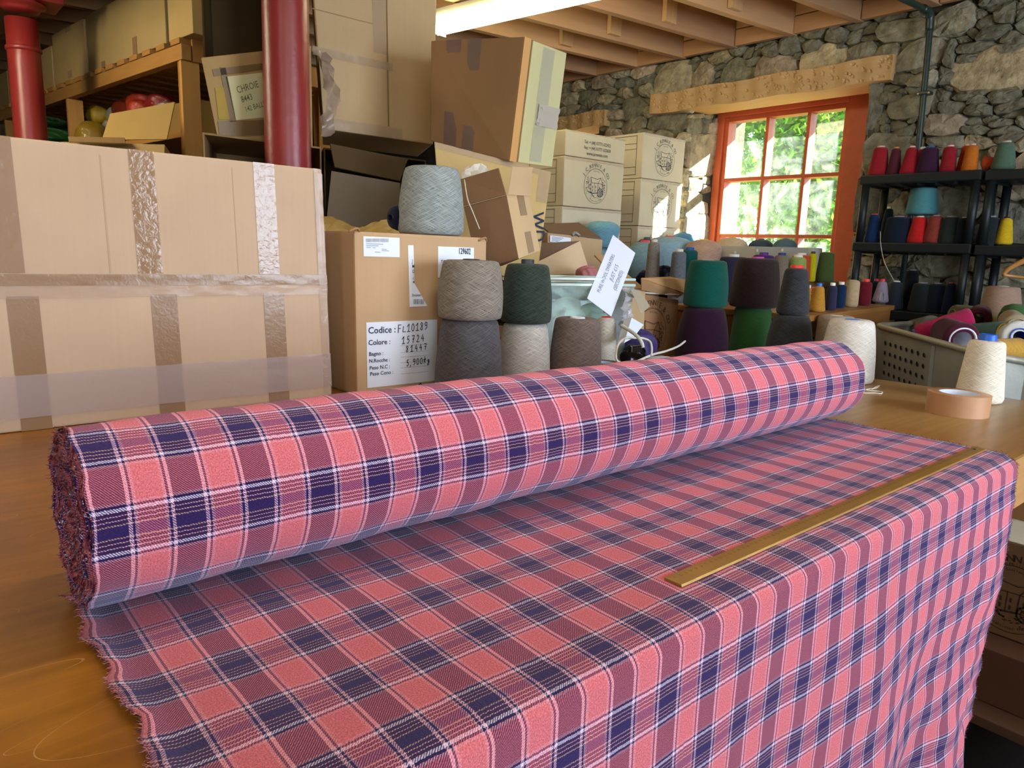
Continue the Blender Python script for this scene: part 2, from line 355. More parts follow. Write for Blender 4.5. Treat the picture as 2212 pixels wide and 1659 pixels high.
def emblem(face, parent, u, v, r, ink='5A5A58', words=True):
    """round mill emblem with the maker's name arched above it"""
    k = Ink(face); circ = [(r*math.cos(a), r*math.sin(a)) for a in np.linspace(0, 2*math.pi, 41)]
    k.stroke(circ, r*.022, u, v); S = lambda P, w_=.03: k.stroke([(x*r, y*r) for x, y in P], w_*r, u, v)
    S([(-.45, .5), (.12, .42), (.42, .52)]); S([(-.45, .5), (-.4, .1), (-.38, -.38)]); S([(-.45, .48), (-.35, .18), (.2, .2)]); S([(.2, .2), (.42, .52), (.6, .15), (.2, .2)])
    S([(.2, .2), (.18, -.35)]); S([(.6, .15), (.58, -.3)]); S([(-.5, -.38), (-.2, -.42), (.2, -.36)], .06); S([(-.1, .2), (-.1, -.38)], .02)
    for x, y in ((-.45, .12), (-.25, 0), (0, .02), (0, -.2), (-.45, -.12), (.33, 0), (-.25, -.2)): S([(x, y), (x, y-.1)], .055)
    wc = [(.42+.24*math.cos(a), -.35+.24*math.sin(a)) for a in np.linspace(0, 6.283, 17)]; S(wc, .05); S([(.42+.14*math.cos(a), -.35+.14*math.sin(a)) for a in np.linspace(0, 6.283, 11)], .03)
    for a in np.linspace(0, 3.14, 5)[:-1]: S([(.42-.24*math.cos(a), -.35-.24*math.sin(a)), (.42+.24*math.cos(a), -.35+.24*math.sin(a))], .02)
    rs = np.random.default_rng(3)
    for i in range(70):
        sgn = -1 if i % 2 else 1; x = sgn*rs.uniform(.52, .82); y = rs.uniform(-.45, .55)
        if x*x+y*y > .8: continue
        a = rs.uniform(0, 6.28); S([(x, y), (x+.05*math.cos(a), y+.05*math.sin(a))], .035)
    for i in range(22): x = rs.uniform(-.6, .6); y = rs.uniform(-.75, -.5); S([(x, y), (x+rs.uniform(.03, .08), y+rs.uniform(-.03, .03))], .025)
    S([(-.6, -.35), (-.35, -.36), (-.22, -.55), (-.1, -.58)], .06)
    if words:
        k.arc('J.C.RENNIE & CO', u, v, r*1.12, r*.29, 90, 128, .012); k.arc('Made in Milladen Mill', u, v, r*1.0, r*.12, 90, 80)
        k.text('Scotland', u, v, r*.13, align='c') if False else None
        k.arc('Scotland', u, v, r*.84, r*.12, 90, 32); k.arc('Established 1798', u, v, r*.82, r*.12, 270, 62, inward=True)
    return k.done('printed_emblem', ink, parent)

# ------------------------------------------------------------------ room shell
WX = 4.15                                 # inner face of the window wall
SOF = 1.625                               # underside of the joists
fl = box('floor', (-3, -1.8, -.95), (4.2, 8.3, -.9), mat('302A26', .8, .2, 3, .3, 30)); props(fl, kind='structure')
plaster = mat('9A9186', .9, .15, 3, .4, 14)
darkst = mat('4E4B3E', .95, .35, 8, .9, 25)
wl = box('wall_left', (-3, 8.2, -.9), (4.9, 8.4, 2.1), plaster); props(wl, kind='structure')
wb = box('wall_back', (-3.2, -1.8, -.9), (-3, 8.3, 2.1), plaster); props(wb, kind='structure')
# side wall behind the camera, with two daylight windows
wf = thing('wall_front', None, None, (0, -1.8, 0), kind='structure')
for lo, hi in (((-3, -2.1, -.9), (4.9, -1.8, 0)), ((-3, -2.1, 1.25), (4.9, -1.8, 2.1)), ((-3, -2.1, 0), (-1.3, -1.8, 1.25)), ((.1, -2.1, 0), (1.45, -1.8, 1.25)), ((3.05, -2.1, 0), (4.9, -1.8, 1.25))):
    box('wall_section', lo, hi, plaster, wf)
# window wall: core behind the stones, with two openings
OY0, OY1, OZ0, OZ1 = 1.93, 3.085, .10, 1.335
QY0, QY1 = 3.93, 5.0
wr_ = thing('wall_right', None, None, (WX, 3, 0), kind='structure')
for lo, hi in (((WX+.035, -2.1, -.9), (4.85, 8.4, OZ0)), ((WX+.035, -2.1, OZ1), (4.85, 8.4, 2.1)), ((WX+.035, -2.1, OZ0), (4.85, OY0, OZ1)),
               ((WX+.035, OY1+.03, OZ0), (4.85, QY0, OZ1)), ((WX+.035, QY1, OZ0), (4.85, 8.4, OZ1))):
    box('wall_core', lo, hi, darkst, wr_)

# --- rubble stones: cells grown round measured centres, then each one a stone of its own
A_ = [(110,1070,120,140),(150,1190,200,150),(360,1160,250,160),(290,1045,140,80),(400,1020,70,100),(560,1010,240,110),(810,880,190,90),(815,1000,220,110),(640,1085,200,70),(600,1180,150,100),(735,1215,150,80),(850,1110,160,110),(960,1070,100,120),(1050,870,240,110),(1260,830,150,80),(1070,960,260,100),(1110,1090,160,150),(1400,1000,330,340),(930,1290,240,250),(1100,1210,110,90),(1100,1320,130,120),(700,1390,190,120),(520,1400,130,140),(620,1290,300,90),(640,1490,230,70),(950,1470,220,150),(1300,1455,520,180),(1640,800,130,100),(1640,880,70,60),(1760,920,240,260),(1960,800,170,40),(1940,880,100,70),(1920,960,100,60),(1860,1040,130,60),(1570,1060,110,70),(1960,690,220,100),(1650,735,110,50)]
B_ = [(500,620,130,80),(635,640,120,100),(745,585,90,40),(770,635,120,60),(680,730,180,90),(480,880,340,330),(700,900,80,130),(740,970,160,50),(1000,810,460,270),(940,600,160,130),(1110,590,220,180),(1200,700,130,100),(1270,490,60,50),(1410,550,180,150),(1520,720,500,350),(1740,555,110,60),(1750,810,130,100),(1960,660,340,310),(1720,460,270,120),(1900,430,190,130),(1590,440,100,50),(2100,370,160,100),(2050,460,180,80)]
C_ = [(590,630,290,260),(820,570,180,120),(1010,640,560,300),(1340,640,110,340),(750,380,500,220),(650,290,200,80),(1000,280,120,90),(930,210,200,50),(1380,300,380,260),(1270,140,130,70),(1420,130,110,50),(1680,140,240,70),(1720,260,180,160),(1890,80,200,60),(2000,200,260,170),(2170,150,100,160),(1570,380,160,120),(1800,390,330,130),(1450,470,220,80),(1560,560,400,110),(1530,690,220,110),(2120,430,240,120),(2050,600,340,120),(1780,880,880,420),(780,840,160,80),(840,920,260,120),(1050,940,320,190),(1240,930,180,180),(1000,820,330,60),(1290,1040,140,40),(1250,1130,180,150),(600,1080,220,60),(710,1095,150,40),(930,1080,260,70),(620,1190,340,110),(350,1350,200,540),(860,1250,420,290),(1140,1240,80,240),(1300,1270,290,150),(1560,1130,470,90),(1640,1210,290,80),(1930,1150,360,170),(1690,1310,320,140),(2060,1270,400,120),(2090,1370,280,100),(1790,1410,160,60),(1620,1460,240,80),(1610,1540,300,90),(1920,1470,290,110),(2150,1450,120,110),(1930,1590,300,130),(520,1430,140,130),(540,1550,70,170),(680,1490,190,90),(780,1560,260,140),(880,1430,180,80),(970,1490,120,220),(1240,1490,460,240)]
E_ = [(450,200,460,340),(270,640,220,400),(590,640,150,160),(470,560,160,90),(950,600,450,250),(600,1120,300,110),(350,1040,260,90),(330,1150,240,70),(200,1240,170,110),(480,1210,200,90),(950,1150,330,300),(760,1150,120,150),(1000,60,300,90),(1300,60,320,80),(1550,40,320,70),(1450,200,150,150),(1350,180,120,80),(760,70,100,60),(1040,170,100,120),(1600,440,300,150),(180,1000,180,180)]
sites = []
for lst, ox, oy, sc_ in ((A_, 1200, 0, 5.53), (B_, 1500, 0, 5.53), (C_, 1812, 0, 5.53), (E_, 1800, 290, 4.148)):
    for cx, cy, sw, sh in lst:
        p = onx(ox+cx/sc_, oy+cy/sc_, WX); l_ = onx(ox+(cx-sw/2)/sc_, oy+cy/sc_, WX); t_ = onx(ox+cx/sc_, oy+(cy-sh/2)/sc_, WX)
        sites.append([p[1], p[2], abs(l_[1]-p[1])+.004, abs(t_[2]-p[2])+.004])
YA, YB, ZA, ZB = .75, 5.2, -.35, SOF+.02
def inhole(y, z, pad=0): return (OY0-pad < y < OY1+pad and OZ0-pad < z < OZ1+pad) or (QY0-pad < y < QY1+pad and OZ0-pad < z < OZ1+pad)
sites = [s for s in sites if YA < s[0] < YB and s[1] < ZB-.01]
tries = 0
while tries < 9000 and len(sites) < 470:
    tries += 1; y = rng.uniform(YA, YB); z = rng.uniform(ZA, ZB); rw = rng.uniform(.035, .10); rh = rw*rng.uniform(.42, .8)
    if inhole(y, z): continue
    if all(((y-s[0])/(s[2]+rw*.6))**2+((z-s[1])/(s[3]+rh*.6))**2 > .95 for s in sites): sites.append([y, z, rw, rh])
S_ = np.array(sites); GY = np.arange(YA, YB, .010); GZ = np.arange(ZA, ZB, .010)
gy, gz = np.meshgrid(GY, GZ, indexing='ij')
wy = gy+.010*np.sin(gz*37+gy*11)+.006*np.sin(gz*83); wz = gz+.008*np.sin(gy*29+gz*7)+.004*np.sin(gy*71)
best = np.full(gy.shape, 1e9); lab = np.full(gy.shape, -1)
for i, (y, z, a, b_) in enumerate(S_):
    ca = rng.uniform(-.14, .14); dy = (wy-y)*math.cos(ca)+(wz-z)*math.sin(ca); dz = -(wy-y)*math.sin(ca)+(wz-z)*math.cos(ca)
    d = (np.abs(dy/a)**2.6+np.abs(dz/b_)**2.6)**(1/2.6); d = d+.02*0; k = d < best; best[k] = d[k]; lab[k] = i
lab[best > 1.75] = -1
stone_mats = []
for cc in ('8A836A', '978C70', '787460', '9E9070', '807B64', '958670', '8A8470', '706E60'):
    m, nt, b, n, l = nodes('rubble_stone'); c = lin(cc); tc = n.new('ShaderNodeTexCoord')
    nz = n.new('ShaderNodeTexNoise'); nz.inputs['Scale'].default_value = 16; nz.inputs['Detail'].default_value = 8; nz.inputs['Roughness'].default_value = .65; l.new(tc.outputs['Object'], nz.inputs[0])
    oi = n.new('ShaderNodeObjectInfo')
    r = n.new('ShaderNodeValToRGB'); e = r.color_ramp.elements; e[0].position = .3; e[0].color = (*[x*.62 for x in c], 1); e[1].position = .72; e[1].color = (*[min(1, x*1.7) for x in c], 1)
    l.new(nz.outputs[0], r.inputs[0]); hs = n.new('ShaderNodeHueSaturation'); l.new(r.outputs[0], hs.inputs['Color'])
    mr = n.new('ShaderNodeMapRange'); l.new(oi.outputs['Random'], mr.inputs[0]); mr.inputs[3].default_value = .75; mr.inputs[4].default_value = 1.25; l.new(mr.outputs[0], hs.inputs['Value'])
    l.new(hs.outputs[0], b.inputs['Base Color']); b.inputs['Roughness'].default_value = .9; b.inputs['Specular IOR Level'].default_value = .2
    n2 = n.new('ShaderNodeTexNoise'); n2.inputs['Scale'].default_value = 28; n2.inputs['Detail'].default_value = 6; l.new(tc.outputs['Object'], n2.inputs[0])
    bp = n.new('ShaderNodeBump'); bp.inputs['Strength'].default_value = .8; bp.inputs['Distance'].default_value = .02; l.new(n2.outputs[0], bp.inputs['Height']); l.new(bp.outputs[0], b.inputs['Normal'])
    stone_mats.append(m)
def hull(P):
    P = sorted(map(tuple, P)); 
    def half(Q):
        o = []
        for p in Q:
            while len(o) > 1 and (o[-1][0]-o[-2][0])*(p[1]-o[-2][1])-(o[-1][1]-o[-2][1])*(p[0]-o[-2][0]) <= 0: o.pop()
            o.append(p)
        return o
    a = half(P); b_ = half(P[::-1]); return a[:-1]+b_[:-1]
def unit_rows(a): return a/np.maximum(np.linalg.norm(a, axis=1, keepdims=True), 1e-9)
def stone_shape(poly, dep, seed):
    """closed outline (2d) -> rings of a weathered stone: (a, b, out)"""
    rs = np.random.default_rng(seed); P = np.array(poly); n_ = 14
    seg = np.linalg.norm(np.roll(P, -1, 0)-P, axis=1); cum = np.concatenate([[0], np.cumsum(seg)]); tot = cum[-1]; Q = []
    for t in np.linspace(0, tot, n_, endpoint=False):
        i = min(np.searchsorted(cum, t, 'right')-1, len(P)-1); f = (t-cum[i])/max(seg[i], 1e-9); Q.append(P[i]*(1-f)+P[(i+1) % len(P)]*f)
    Q = np.array(Q); c = Q.mean(0); sz = min(Q.max(0)-Q.min(0)); tilt = rs.uniform(-.22, .22, 2)
    Q = c+(Q-c)*1.045+unit_rows(Q-c)*.003; rings = []
    for k_, (shr, o_) in enumerate(((.97, -.05), (.97, .25), (.88, .82), (.55, 1.0))):
        jit = rs.uniform(-.03, .03, (n_, 2))*sz*(1 if k_ else 0); q = c+(Q-c)*shr+jit
        out = dep*o_+(rs.uniform(-.12, .12, n_)*dep if k_ > 1 else 0)+((q-c)@tilt)*(.5 if k_ > 1 else .0)
        rings.append((q, np.broadcast_to(out, (n_,)) if np.ndim(out) else np.full(n_, out)))
    V = [(a, b_, o) for q, oo in rings for (a, b_), o in zip(q, oo)]; V.append((c[0], c[1], dep*1.03)); Fc = []
    for k_ in range(3):
        for j in range(n_): Fc.append((k_*n_+j, k_*n_+(j+1) % n_, (k_+1)*n_+(j+1) % n_, (k_+1)*n_+j))
    for j in range(n_): Fc.append((3*n_+j, 3*n_+(j+1) % n_, 4*n_))
    return V, Fc
cells = []
for i in range(len(S_)):
    g = np.argwhere((lab == i))
    if len(g) < 8: continue
    pts = [(GY[a], GZ[b_]) for a, b_ in g]; pts = [p for p in pts if not inhole(p[0], p[1], .004)]
    if len(pts) < 8: continue
    h = hull(pts)
    if len(h) < 3: continue
    # a hull may not lean into an opening
    y0, z0 = np.mean(h, axis=0)
    for (a0, a1) in ((OY0, OY1), (QY0, QY1)):
        if OZ0 < z0 < OZ1:
            if z0 < OZ1:
                if y0 > a1: h = [(max(p[0], a1+.003), p[1]) for p in h]
                elif y0 < a0: h = [(min(p[0], a0-.003), p[1]) for p in h]
        elif z0 >= OZ1 and a0 < y0 < a1: h = [(p[0], max(p[1], OZ1+.003)) for p in h]
    cells.append((len(pts), h, i))
cells.sort(key=lambda c: -c[0])
stuffV = []; stuffF = []
for k_, (npx, h, i) in enumerate(cells):
    V, Fc = stone_shape(h, rng.uniform(.012, .05) if npx < 60 else rng.uniform(.03, .07), i)
    W = [(WX+.035-o, a, b_) for a, b_, o in V]
    if k_ < 280: mesh('stone', W, [f[::-1] for f in Fc], stone_mats[i % 8], wr_, smooth=False)
    else:
        b0 = len(stuffV); stuffV += W; stuffF += [tuple(q+b0 for q in f[::-1]) for f in Fc]
if stuffV: mesh('small_stones', stuffV, stuffF, stone_mats[2], wr_, kind='stuff')
# stones of the window reveal (they face along -y)
def reveal(stones, yv, src):
    for k_, (cx, cy, sw, sh) in enumerate(stones):
        a = [ony(src[0]+(cx+sx*sw/2)/src[2], src[1]+(cy+sy*sh/2)/src[2], yv) for sx, sy in ((-1, -1), (1, -1), (1, 1), (-1, 1))]
        rs = np.random.default_rng(900+k_); P = []
        for q in range(4):
            for t in (0.06, .35, .65, .94):
                p = a[q]*(1-t)+a[(q+1) % 4]*t; P.append((p[0]+rs.uniform(-.008, .008), p[2]+rs.uniform(-.008, .008)))
        V, Fc = stone_shape(hull(P), rs.uniform(.015, .03), 50+k_); mesh('stone', [(min(max(x, WX+.005), 4.5), yv+.02-o, z) for x, z, o in V], Fc, stone_mats[(k_*3+1) % 8], wr_)
reveal([(630,620,340,420),(500,800,140,40),(530,925,230,130),(680,880,90,60),(680,960,80,80),(500,1100,260,230),(650,1150,80,120),(590,1340,260,250),(420,1340,110,150),(575,330,170,150),(690,280,100,70),(670,350,60,100),(760,360,130,110),(800,290,80,60),(560,235,180,30),(700,235,100,40),(560,1540,300,160)], OY1+.004, (1380, 200, 4.608))
box('reveal_core', (WX+.02, OY1+.028, OZ0), (4.62, OY1+.05, OZ1), darkst, wr_)
for k_ in range(9):     # near reveal, seen only from a step aside
    z0 = OZ0+k_*.137; x_ = WX+.01
    for q, wd in enumerate((.16, .14, .15) if k_ % 2 else (.22, .2)):
        V, Fc = stone_shape(hull([(x_+.006, z0+.004), (x_+wd-.006, z0+.006), (x_+wd-.008, z0+.128), (x_+.01, z0+.13), (x_+wd/2, z0+.134)]), .02, k_*7+q)
        mesh('stone', [(a, OY0-.02+o, b_) for a, b_, o in V], [f[::-1] for f in Fc], stone_mats[(k_+q) % 8], wr_); x_ += wd
box('reveal_core', (WX+.02, OY0-.05, OZ0), (4.62, OY0-.018, OZ1), darkst, wr_)
# big lime-washed edge beside the frame
# lintels of rough-hewn oak
def hewn(name, y0, y1, z0, z1, label):
    m = wood('C8A26C', 1, .7, .18)
    nY, nZ = 150, 12; V = []; Fc = []; rs = np.random.default_rng(int(y0*10))
    for j in range(nZ+1):
        for i in range(nY+1):
            cut = 0 if i in (0, nY) or j in (0, nZ) else (.004+.008*rs.uniform() if (rs.uniform() < .07 or ((i*7+j*3) % 17 == 0 and rs.uniform() < .4)) else 0)
            V.append((WX-.055+cut+.004*math.sin(i*.5), y0+(y1-y0)*i/nY, z0+(z1-z0)*j/nZ+.005*math.sin(i*.13)))
    nb = len(V)
    for j in (0, nZ):
        for i in range(nY+1): V.append((WX+.20, y0+(y1-y0)*i/nY, z0+(z1-z0)*j/nZ))
    for j in range(nZ):
        for i in range(nY): a = j*(nY+1)+i; Fc.append((a, a+nY+1, a+nY+2, a+1))
    for i in range(nY): Fc.append((i, i+1, nb+i+1, nb+i)); a = nZ*(nY+1)+i; Fc.append((a+1, a, nb+nY+1+i, nb+nY+2+i))
    Fc.append((*[j*(nY+1) for j in range(nZ+1)], nb+nY+1, nb)); Fc.append((*[j*(nY+1)+nY for j in range(nZ, -1, -1)], nb+nY, nb+2*nY+1))
    o = mesh(name, V, Fc, m, origin=(WX, (y0+y1)/2, z0)); return props(o, kind='structure')
hewn('trim_1', 1.795, 3.385, 1.30, 1.425, '')
hewn('trim_2', 3.80, 5.3, 1.27, 1.38, '')
box('lintel_core', (WX+.10, OY0-.03, 1.325), (4.62, OY1+.03, 1.345), wood('D9B080', 1, .7, .2), wr_)
sill = box('sill', (WX-.02, OY0-.02, OZ0-.02), (4.6, OY1+.02, OZ0+.01), mat('8A8A80', .8, .2), wr_)

# --- windows
redp = mat('BF5A34', .45, .10, 18, .15, 60)
def glassm():
    m, nt, b, n, l = nodes('window_glass'); out = n['Material Output']
    t = n.new('ShaderNodeBsdfTransparent'); t.inputs[0].default_value = (.93, .97, .96, 1); g = n.new('ShaderNodeBsdfGlossy'); g.inputs['Roughness'].default_value = .03
    d = n.new('ShaderNodeBsdfTranslucent'); d.inputs[0].default_value = (.9, .97, .95, 1)
    tc = n.new('ShaderNodeTexCoord'); nz = n.new('ShaderNodeTexNoise'); nz.inputs['Scale'].default_value = 5; nz.inputs['Detail'].default_value = 6; nz.inputs['Distortion'].default_value = 1.5; l.new(tc.outputs['Object'], nz.inputs[0])
    mr = n.new('ShaderNodeMapRange'); mr.inputs[1].default_value = .45; mr.inputs[2].default_value = .8; mr.inputs[3].default_value = .012; mr.inputs[4].default_value = .09; l.new(nz.outputs[0], mr.inputs[0])
    a = n.new('ShaderNodeMixShader'); l.new(mr.outputs[0], a.inputs[0]); l.new(t.outputs[0], a.inputs[1]); l.new(d.outputs[0], a.inputs[2])
    c = n.new('ShaderNodeMixShader'); c.inputs[0].default_value = .03; l.new(a.outputs[0], c.inputs[1]); l.new(g.outputs[0], c.inputs[2]); l.new(c.outputs[0], out.inputs[0])
    return m
GL = glassm()
def window(name, y0, y1, z0, z1, bars, rails, gy0, gy1, gz1):
    """frame in the plane x ~ 4.5; bars = y of the upright bars, rails = z of the cross bars"""
    X0, X1 = 4.46, 4.56; w_ = thing(name, None, None, (4.5, (y0+y1)/2, z0), kind='structure')
    box('window_stile', (X0, y0, z0), (X1, gy0-.03, z1), redp, w_, .004); box('window_stile', (X0, gy1+.03, z0), (X1, y1, z1), redp, w_, .004)
    box('window_head', (X0, gy0-.03, gz1+.03), (X1, gy1+.03, z1), redp, w_, .004); box('window_sill', (X0-.05, gy0-.03, z0), (X1, gy1+.03, z0+.05), redp, w_, .004)
    # sash
    a, b_ = X0+.02, X1+.01; zb = z0+.05
    box('sash_stile', (a, gy0-.03, zb), (b_, gy0, gz1+.03), redp, w_, .003); box('sash_stile', (a, gy1, zb), (b_, gy1+.03, gz1+.03), redp, w_, .003)
    box('sash_rail', (a, gy0, gz1), (b_, gy1, gz1+.03), redp, w_, .003); box('sash_rail', (a, gy0, zb), (b_, gy1, zb+.04), redp, w_, .003)
    for y in bars: box('glazing_bar', (a+.005, y-.011, zb+.04), (b_-.005, y+.011, gz1), redp, w_, .003)
    ys = [gy0]+list(bars)+[gy1]; zs = [zb+.04]+list(rails)+[gz1]
    for z in rails:
        for i in range(len(ys)-1): box('glazing_bar', (a+.005, ys[i]+(.011 if i else 0), z-.011), (b_-.005, ys[i+1]-(.011 if i+1 < len(ys)-1 else 0), z+.011), redp, w_)
    for i in range(len(ys)-1):
        for j in range(len(zs)-1): box('pane', (a+.05, ys[i], zs[j]), (a+.053, ys[i+1], zs[j+1]), GL, w_)
window('window_1', OY0+.02, OY1+.005, OZ0, 1.33, (2.434, 2.718), (.505, .88), 2.205, 3.005, 1.262)
window('window_2', QY0+.01, QY1-.01, OZ0, 1.31, (4.3, 4.62), (.505, .88), 4.05, 4.9, 1.25)

# --- what stands outside: bank and foliage
gr = box('ground_outside', (4.9, -14, -1.2), (30, 20, -1.0), mat('6F8A44', .95, .3, 2)); props(gr, kind='structure')
def leafm(c1, c2):
    m, nt, b, n, l = nodes('leaf'); out = n['Material Output']; geo = n.new('ShaderNodeNewGeometry')
    r = n.new('ShaderNodeValToRGB'); r.color_ramp.elements[0].color = (*lin(c1), 1); r.color_ramp.elements[1].color = (*lin(c2), 1); l.new(geo.outputs['Random Per Island'], r.inputs[0])
    t = n.new('ShaderNodeBsdfTranslucent'); d = n.new('ShaderNodeBsdfDiffuse'); l.new(r.outputs[0], t.inputs[0]); l.new(r.outputs[0], d.inputs[0])
    x = n.new('ShaderNodeMixShader'); x.inputs[0].default_value = .5; l.new(d.outputs[0], x.inputs[1]); l.new(t.outputs[0], x.inputs[2]); l.new(x.outputs[0], out.inputs[0]); return m
def tree(loc, hgt, rad, nleaf, label, m, seed):
    t = thing('broadleaf_tree', label, 'tree', loc, 'trees outside the window'); rs = np.random.default_rng(seed); bark = mat('4A3B2A', .9, .3, 10)
    tube('trunk', [V3(*loc), V3(*loc)+(0.05, .1, hgt*.35), V3(*loc)+(0, 0, hgt*.7)], .09, bark, t, taper=[1.2, 1, .5])
    cl = rs.normal(0, 1, (26, 3)); cl /= np.linalg.norm(cl, axis=1)[:, None]; cl *= rs.uniform(.25, .95, (26, 1)); cl = cl*[rad, rad*1.15, hgt*.5]+[0, 0, hgt*.55]
    V = []; Fc = []
    for i in range(nleaf):
        c = cl[rs.integers(26)]+rs.normal(0, .34, 3)*min(rad, 1.2)*.7+np.array(loc); a = unit(rs.normal(0, 1, 3)); b_ = unit(np.cross(a, rs.normal(0, 1, 3))); s = rs.uniform(.028, .065); k = len(V)
        V += [c-a*s, c+b_*s*.45, c+a*s, c-b_*s*.45]; Fc.append((k, k+1, k+2, k+3))
    mesh('foliage', V, Fc, m, t, kind='stuff')
tree((9.0, 4.6, -1.0), 5.2, 1.3, 34000, 'leafy green tree seen through the middle of the window', leafm('4C8426', '94B044'), 1)
tree((10.6, 8.4, -1.0), 6.0, 1.6, 34000, 'leafy green tree seen through the left panes of the window', leafm('568A2C', 'A8AC44'), 2)
tree((15.0, 7.2, -1.0), 6.5, 1.5, 30000, 'leafy green tree seen through the right panes of the window', leafm('457C2A', '88A850'), 3)

# --- ceiling: joists, strutting, boards
ce = thing('ceiling', None, None, (1, 2.5, SOF+.2), kind='structure')
jw = [('B98F66', 0), ('C69A6C', 0), ('AE8560', 0)]
SK = -.103
def jy(yw, x): return yw+SK*(x-4.13)
ywall = [1.985-.385*3, 1.985-.385*2, 1.6, 1.985, 2.367, 2.754, 3.136, 3.513, 3.895, 4.28, 4.66, 5.04, 5.42, 5.8, 6.19, 6.57, 6.96, 7.34, 7.73, 1.985-.385*4, 1.985-.385*5, 1.985-.385*6, 1.985-.385*7, 1.985-.385*8]
for k_, yw in enumerate(ywall):
    a, b_ = -3.0, 4.13; yc = lambda x: jy(yw, x)
    q0 = [(a, yc(a), SOF), (a, yc(a)+.047, SOF), (a, yc(a)+.047, SOF+.195), (a, yc(a), SOF+.195)]
    q1 = [(b_, yc(b_), SOF), (b_, yc(b_)+.047, SOF), (b_, yc(b_)+.047, SOF+.195), (b_, yc(b_), SOF+.195)]
    hexa('joist', q0, q1, wood(jw[k_ % 3][0], 0, .7, .22, .7), ce, .003)
    # strutting block nailed to the joist face
    if 1.9 < yw < 3.6:
        px = {1.985: 1730, 2.367: 1584, 2.754: 1442, 3.136: 1324, 3.513: 1220}[yw]
        xb = min(np.arange(1.6, 4.1, .01), key=lambda x: abs((lambda c: PP[0]+F*c[0]/c[2])(R.T@(V3(x, jy(yw, x), 1.7)-CAM))-px)) if px < 1700 else 2.9
        box('strutting_block', (xb-.048, jy(yw, xb)-.03, SOF+.022), (xb+.048, jy(yw, xb)+.001, SOF+.17), wood('C7A070', 2, .7, .2), ce, .003)
    if 0 <= yw < 5.6:
        box('header_board', (4.09, yw+.048, SOF+.003), (4.125, yw+.384, SOF+.095), wood('B98A5E', 1, .7, .25), ce, .003)
        box('header_board', (4.09, yw+.048, SOF+.1), (4.125, yw+.384, SOF+.195), wood('C0946A', 1, .7, .25), ce, .003)
x_ = -3.0; k_ = 0
while x_ < 4.2:
    box('ceiling_board', (x_+.003, -2.0, SOF+.196), (min(x_+.17, 4.9), 8.3, SOF+.215), wood(('B08860', 'A67E58', 'BA9268')[k_ % 3], 1, .75, .25, .7), ce); x_ += .173; k_ += 1
props(box('ceiling_deck', (-3.2, -2.1, SOF+.216), (4.9, 8.4, SOF+.26), mat('4A3A2A', .9)), kind='structure')
props(bpy.data.objects['ceiling_deck'], kind='structure'); bpy.data.objects['ceiling_deck'].name = 'ceiling_upper'

# --- iron pillars
def pillar(x, y, r, label, collar):
    t = thing('iron_pillar', label, 'pillar', (x, y, -.9)); m = mat('8E2A28', .36, .18, 5, .12, 40, spec=.6)
    lathe('shaft', [(r*1.25, 0), (r*1.25, .05), (r*1.04, .07), (r*1.03, 1.2), (r*.97, collar-.06+.9), (r*.97, 2.3)], m, t, 40)
    lathe('collar', [(r*.98, collar+.9-.012), (r*1.06, collar+.9-.008), (r*1.08, collar+.9), (r*1.06, collar+.9+.008), (r*.98, collar+.9+.012)], m, t, 40, cap=False)
    lathe('capital', [(r, 2.335), (r*1.12, 2.345), (r*1.14, 2.36), (r*1.5, 2.365), (r*1.5, 2.38)], m, t, 40)
    # plate bolted under the beam
    box('head_plate', (x-.17, y-.12, 1.48), (x+.17, y+.12, 1.505), m, t, .003)
    return t
p1 = ony(619, 180, 2.40); pillar(p1[0], 2.40, .0735, 'red painted iron pillar rising close behind the big taped carton', 1.30)
p2 = ony(55, 150, 4.55); pillar(p2[0], 4.55, .074, 'red iron pillar at the far left in front of the timber rack', 1.26)
cb = thing('beam', None, None, (1, 2.4, 1.5), kind='structure')
bm_ = wood('7A5636', 1, .7, .3)
obar('beam_length', (p1[0]+.02, 1.2, 1.565), (p2[0]-.35, 8.1, 1.565), .16, .115, bm_, cb)

# --- green iron pipe down the stone wall
t = thing('iron_pipe', 'dark green iron pipe bending from ceiling down the stone wall behind the shelves', 'pipe', (4.08, 1.6, 0)); pm = mat('1F332C', .4, .2, 20, spec=.6)
tube('pipe_run', curve_pts([(2.2, 1.78, 1.585), (3.2, 1.69, 1.585), (3.95, 1.63, 1.585)], 4)+curve_pts([(4.03, 1.622, 1.578), (4.065, 1.62, 1.54), (4.07, 1.617, 1.45)], 4)+[V3(4.07, 1.60, .9), V3(4.07, 1.59, -.5)], .0145, pm, t, 12)
tube('elbow', curve_pts([(3.98, 1.628, 1.585), (4.05, 1.622, 1.575), (4.07, 1.62, 1.50)], 5), .0195, pm, t, 12)
box('pipe_clip', (4.045, 1.575, 1.195), (4.10, 1.63, 1.21), pm, t, .003)
for yy in (1.578, 1.628): tube('screw', [(4.05, yy, 1.2), (4.04, yy, 1.2)], .006, mat('B8A888', .4, metal=.6), t)

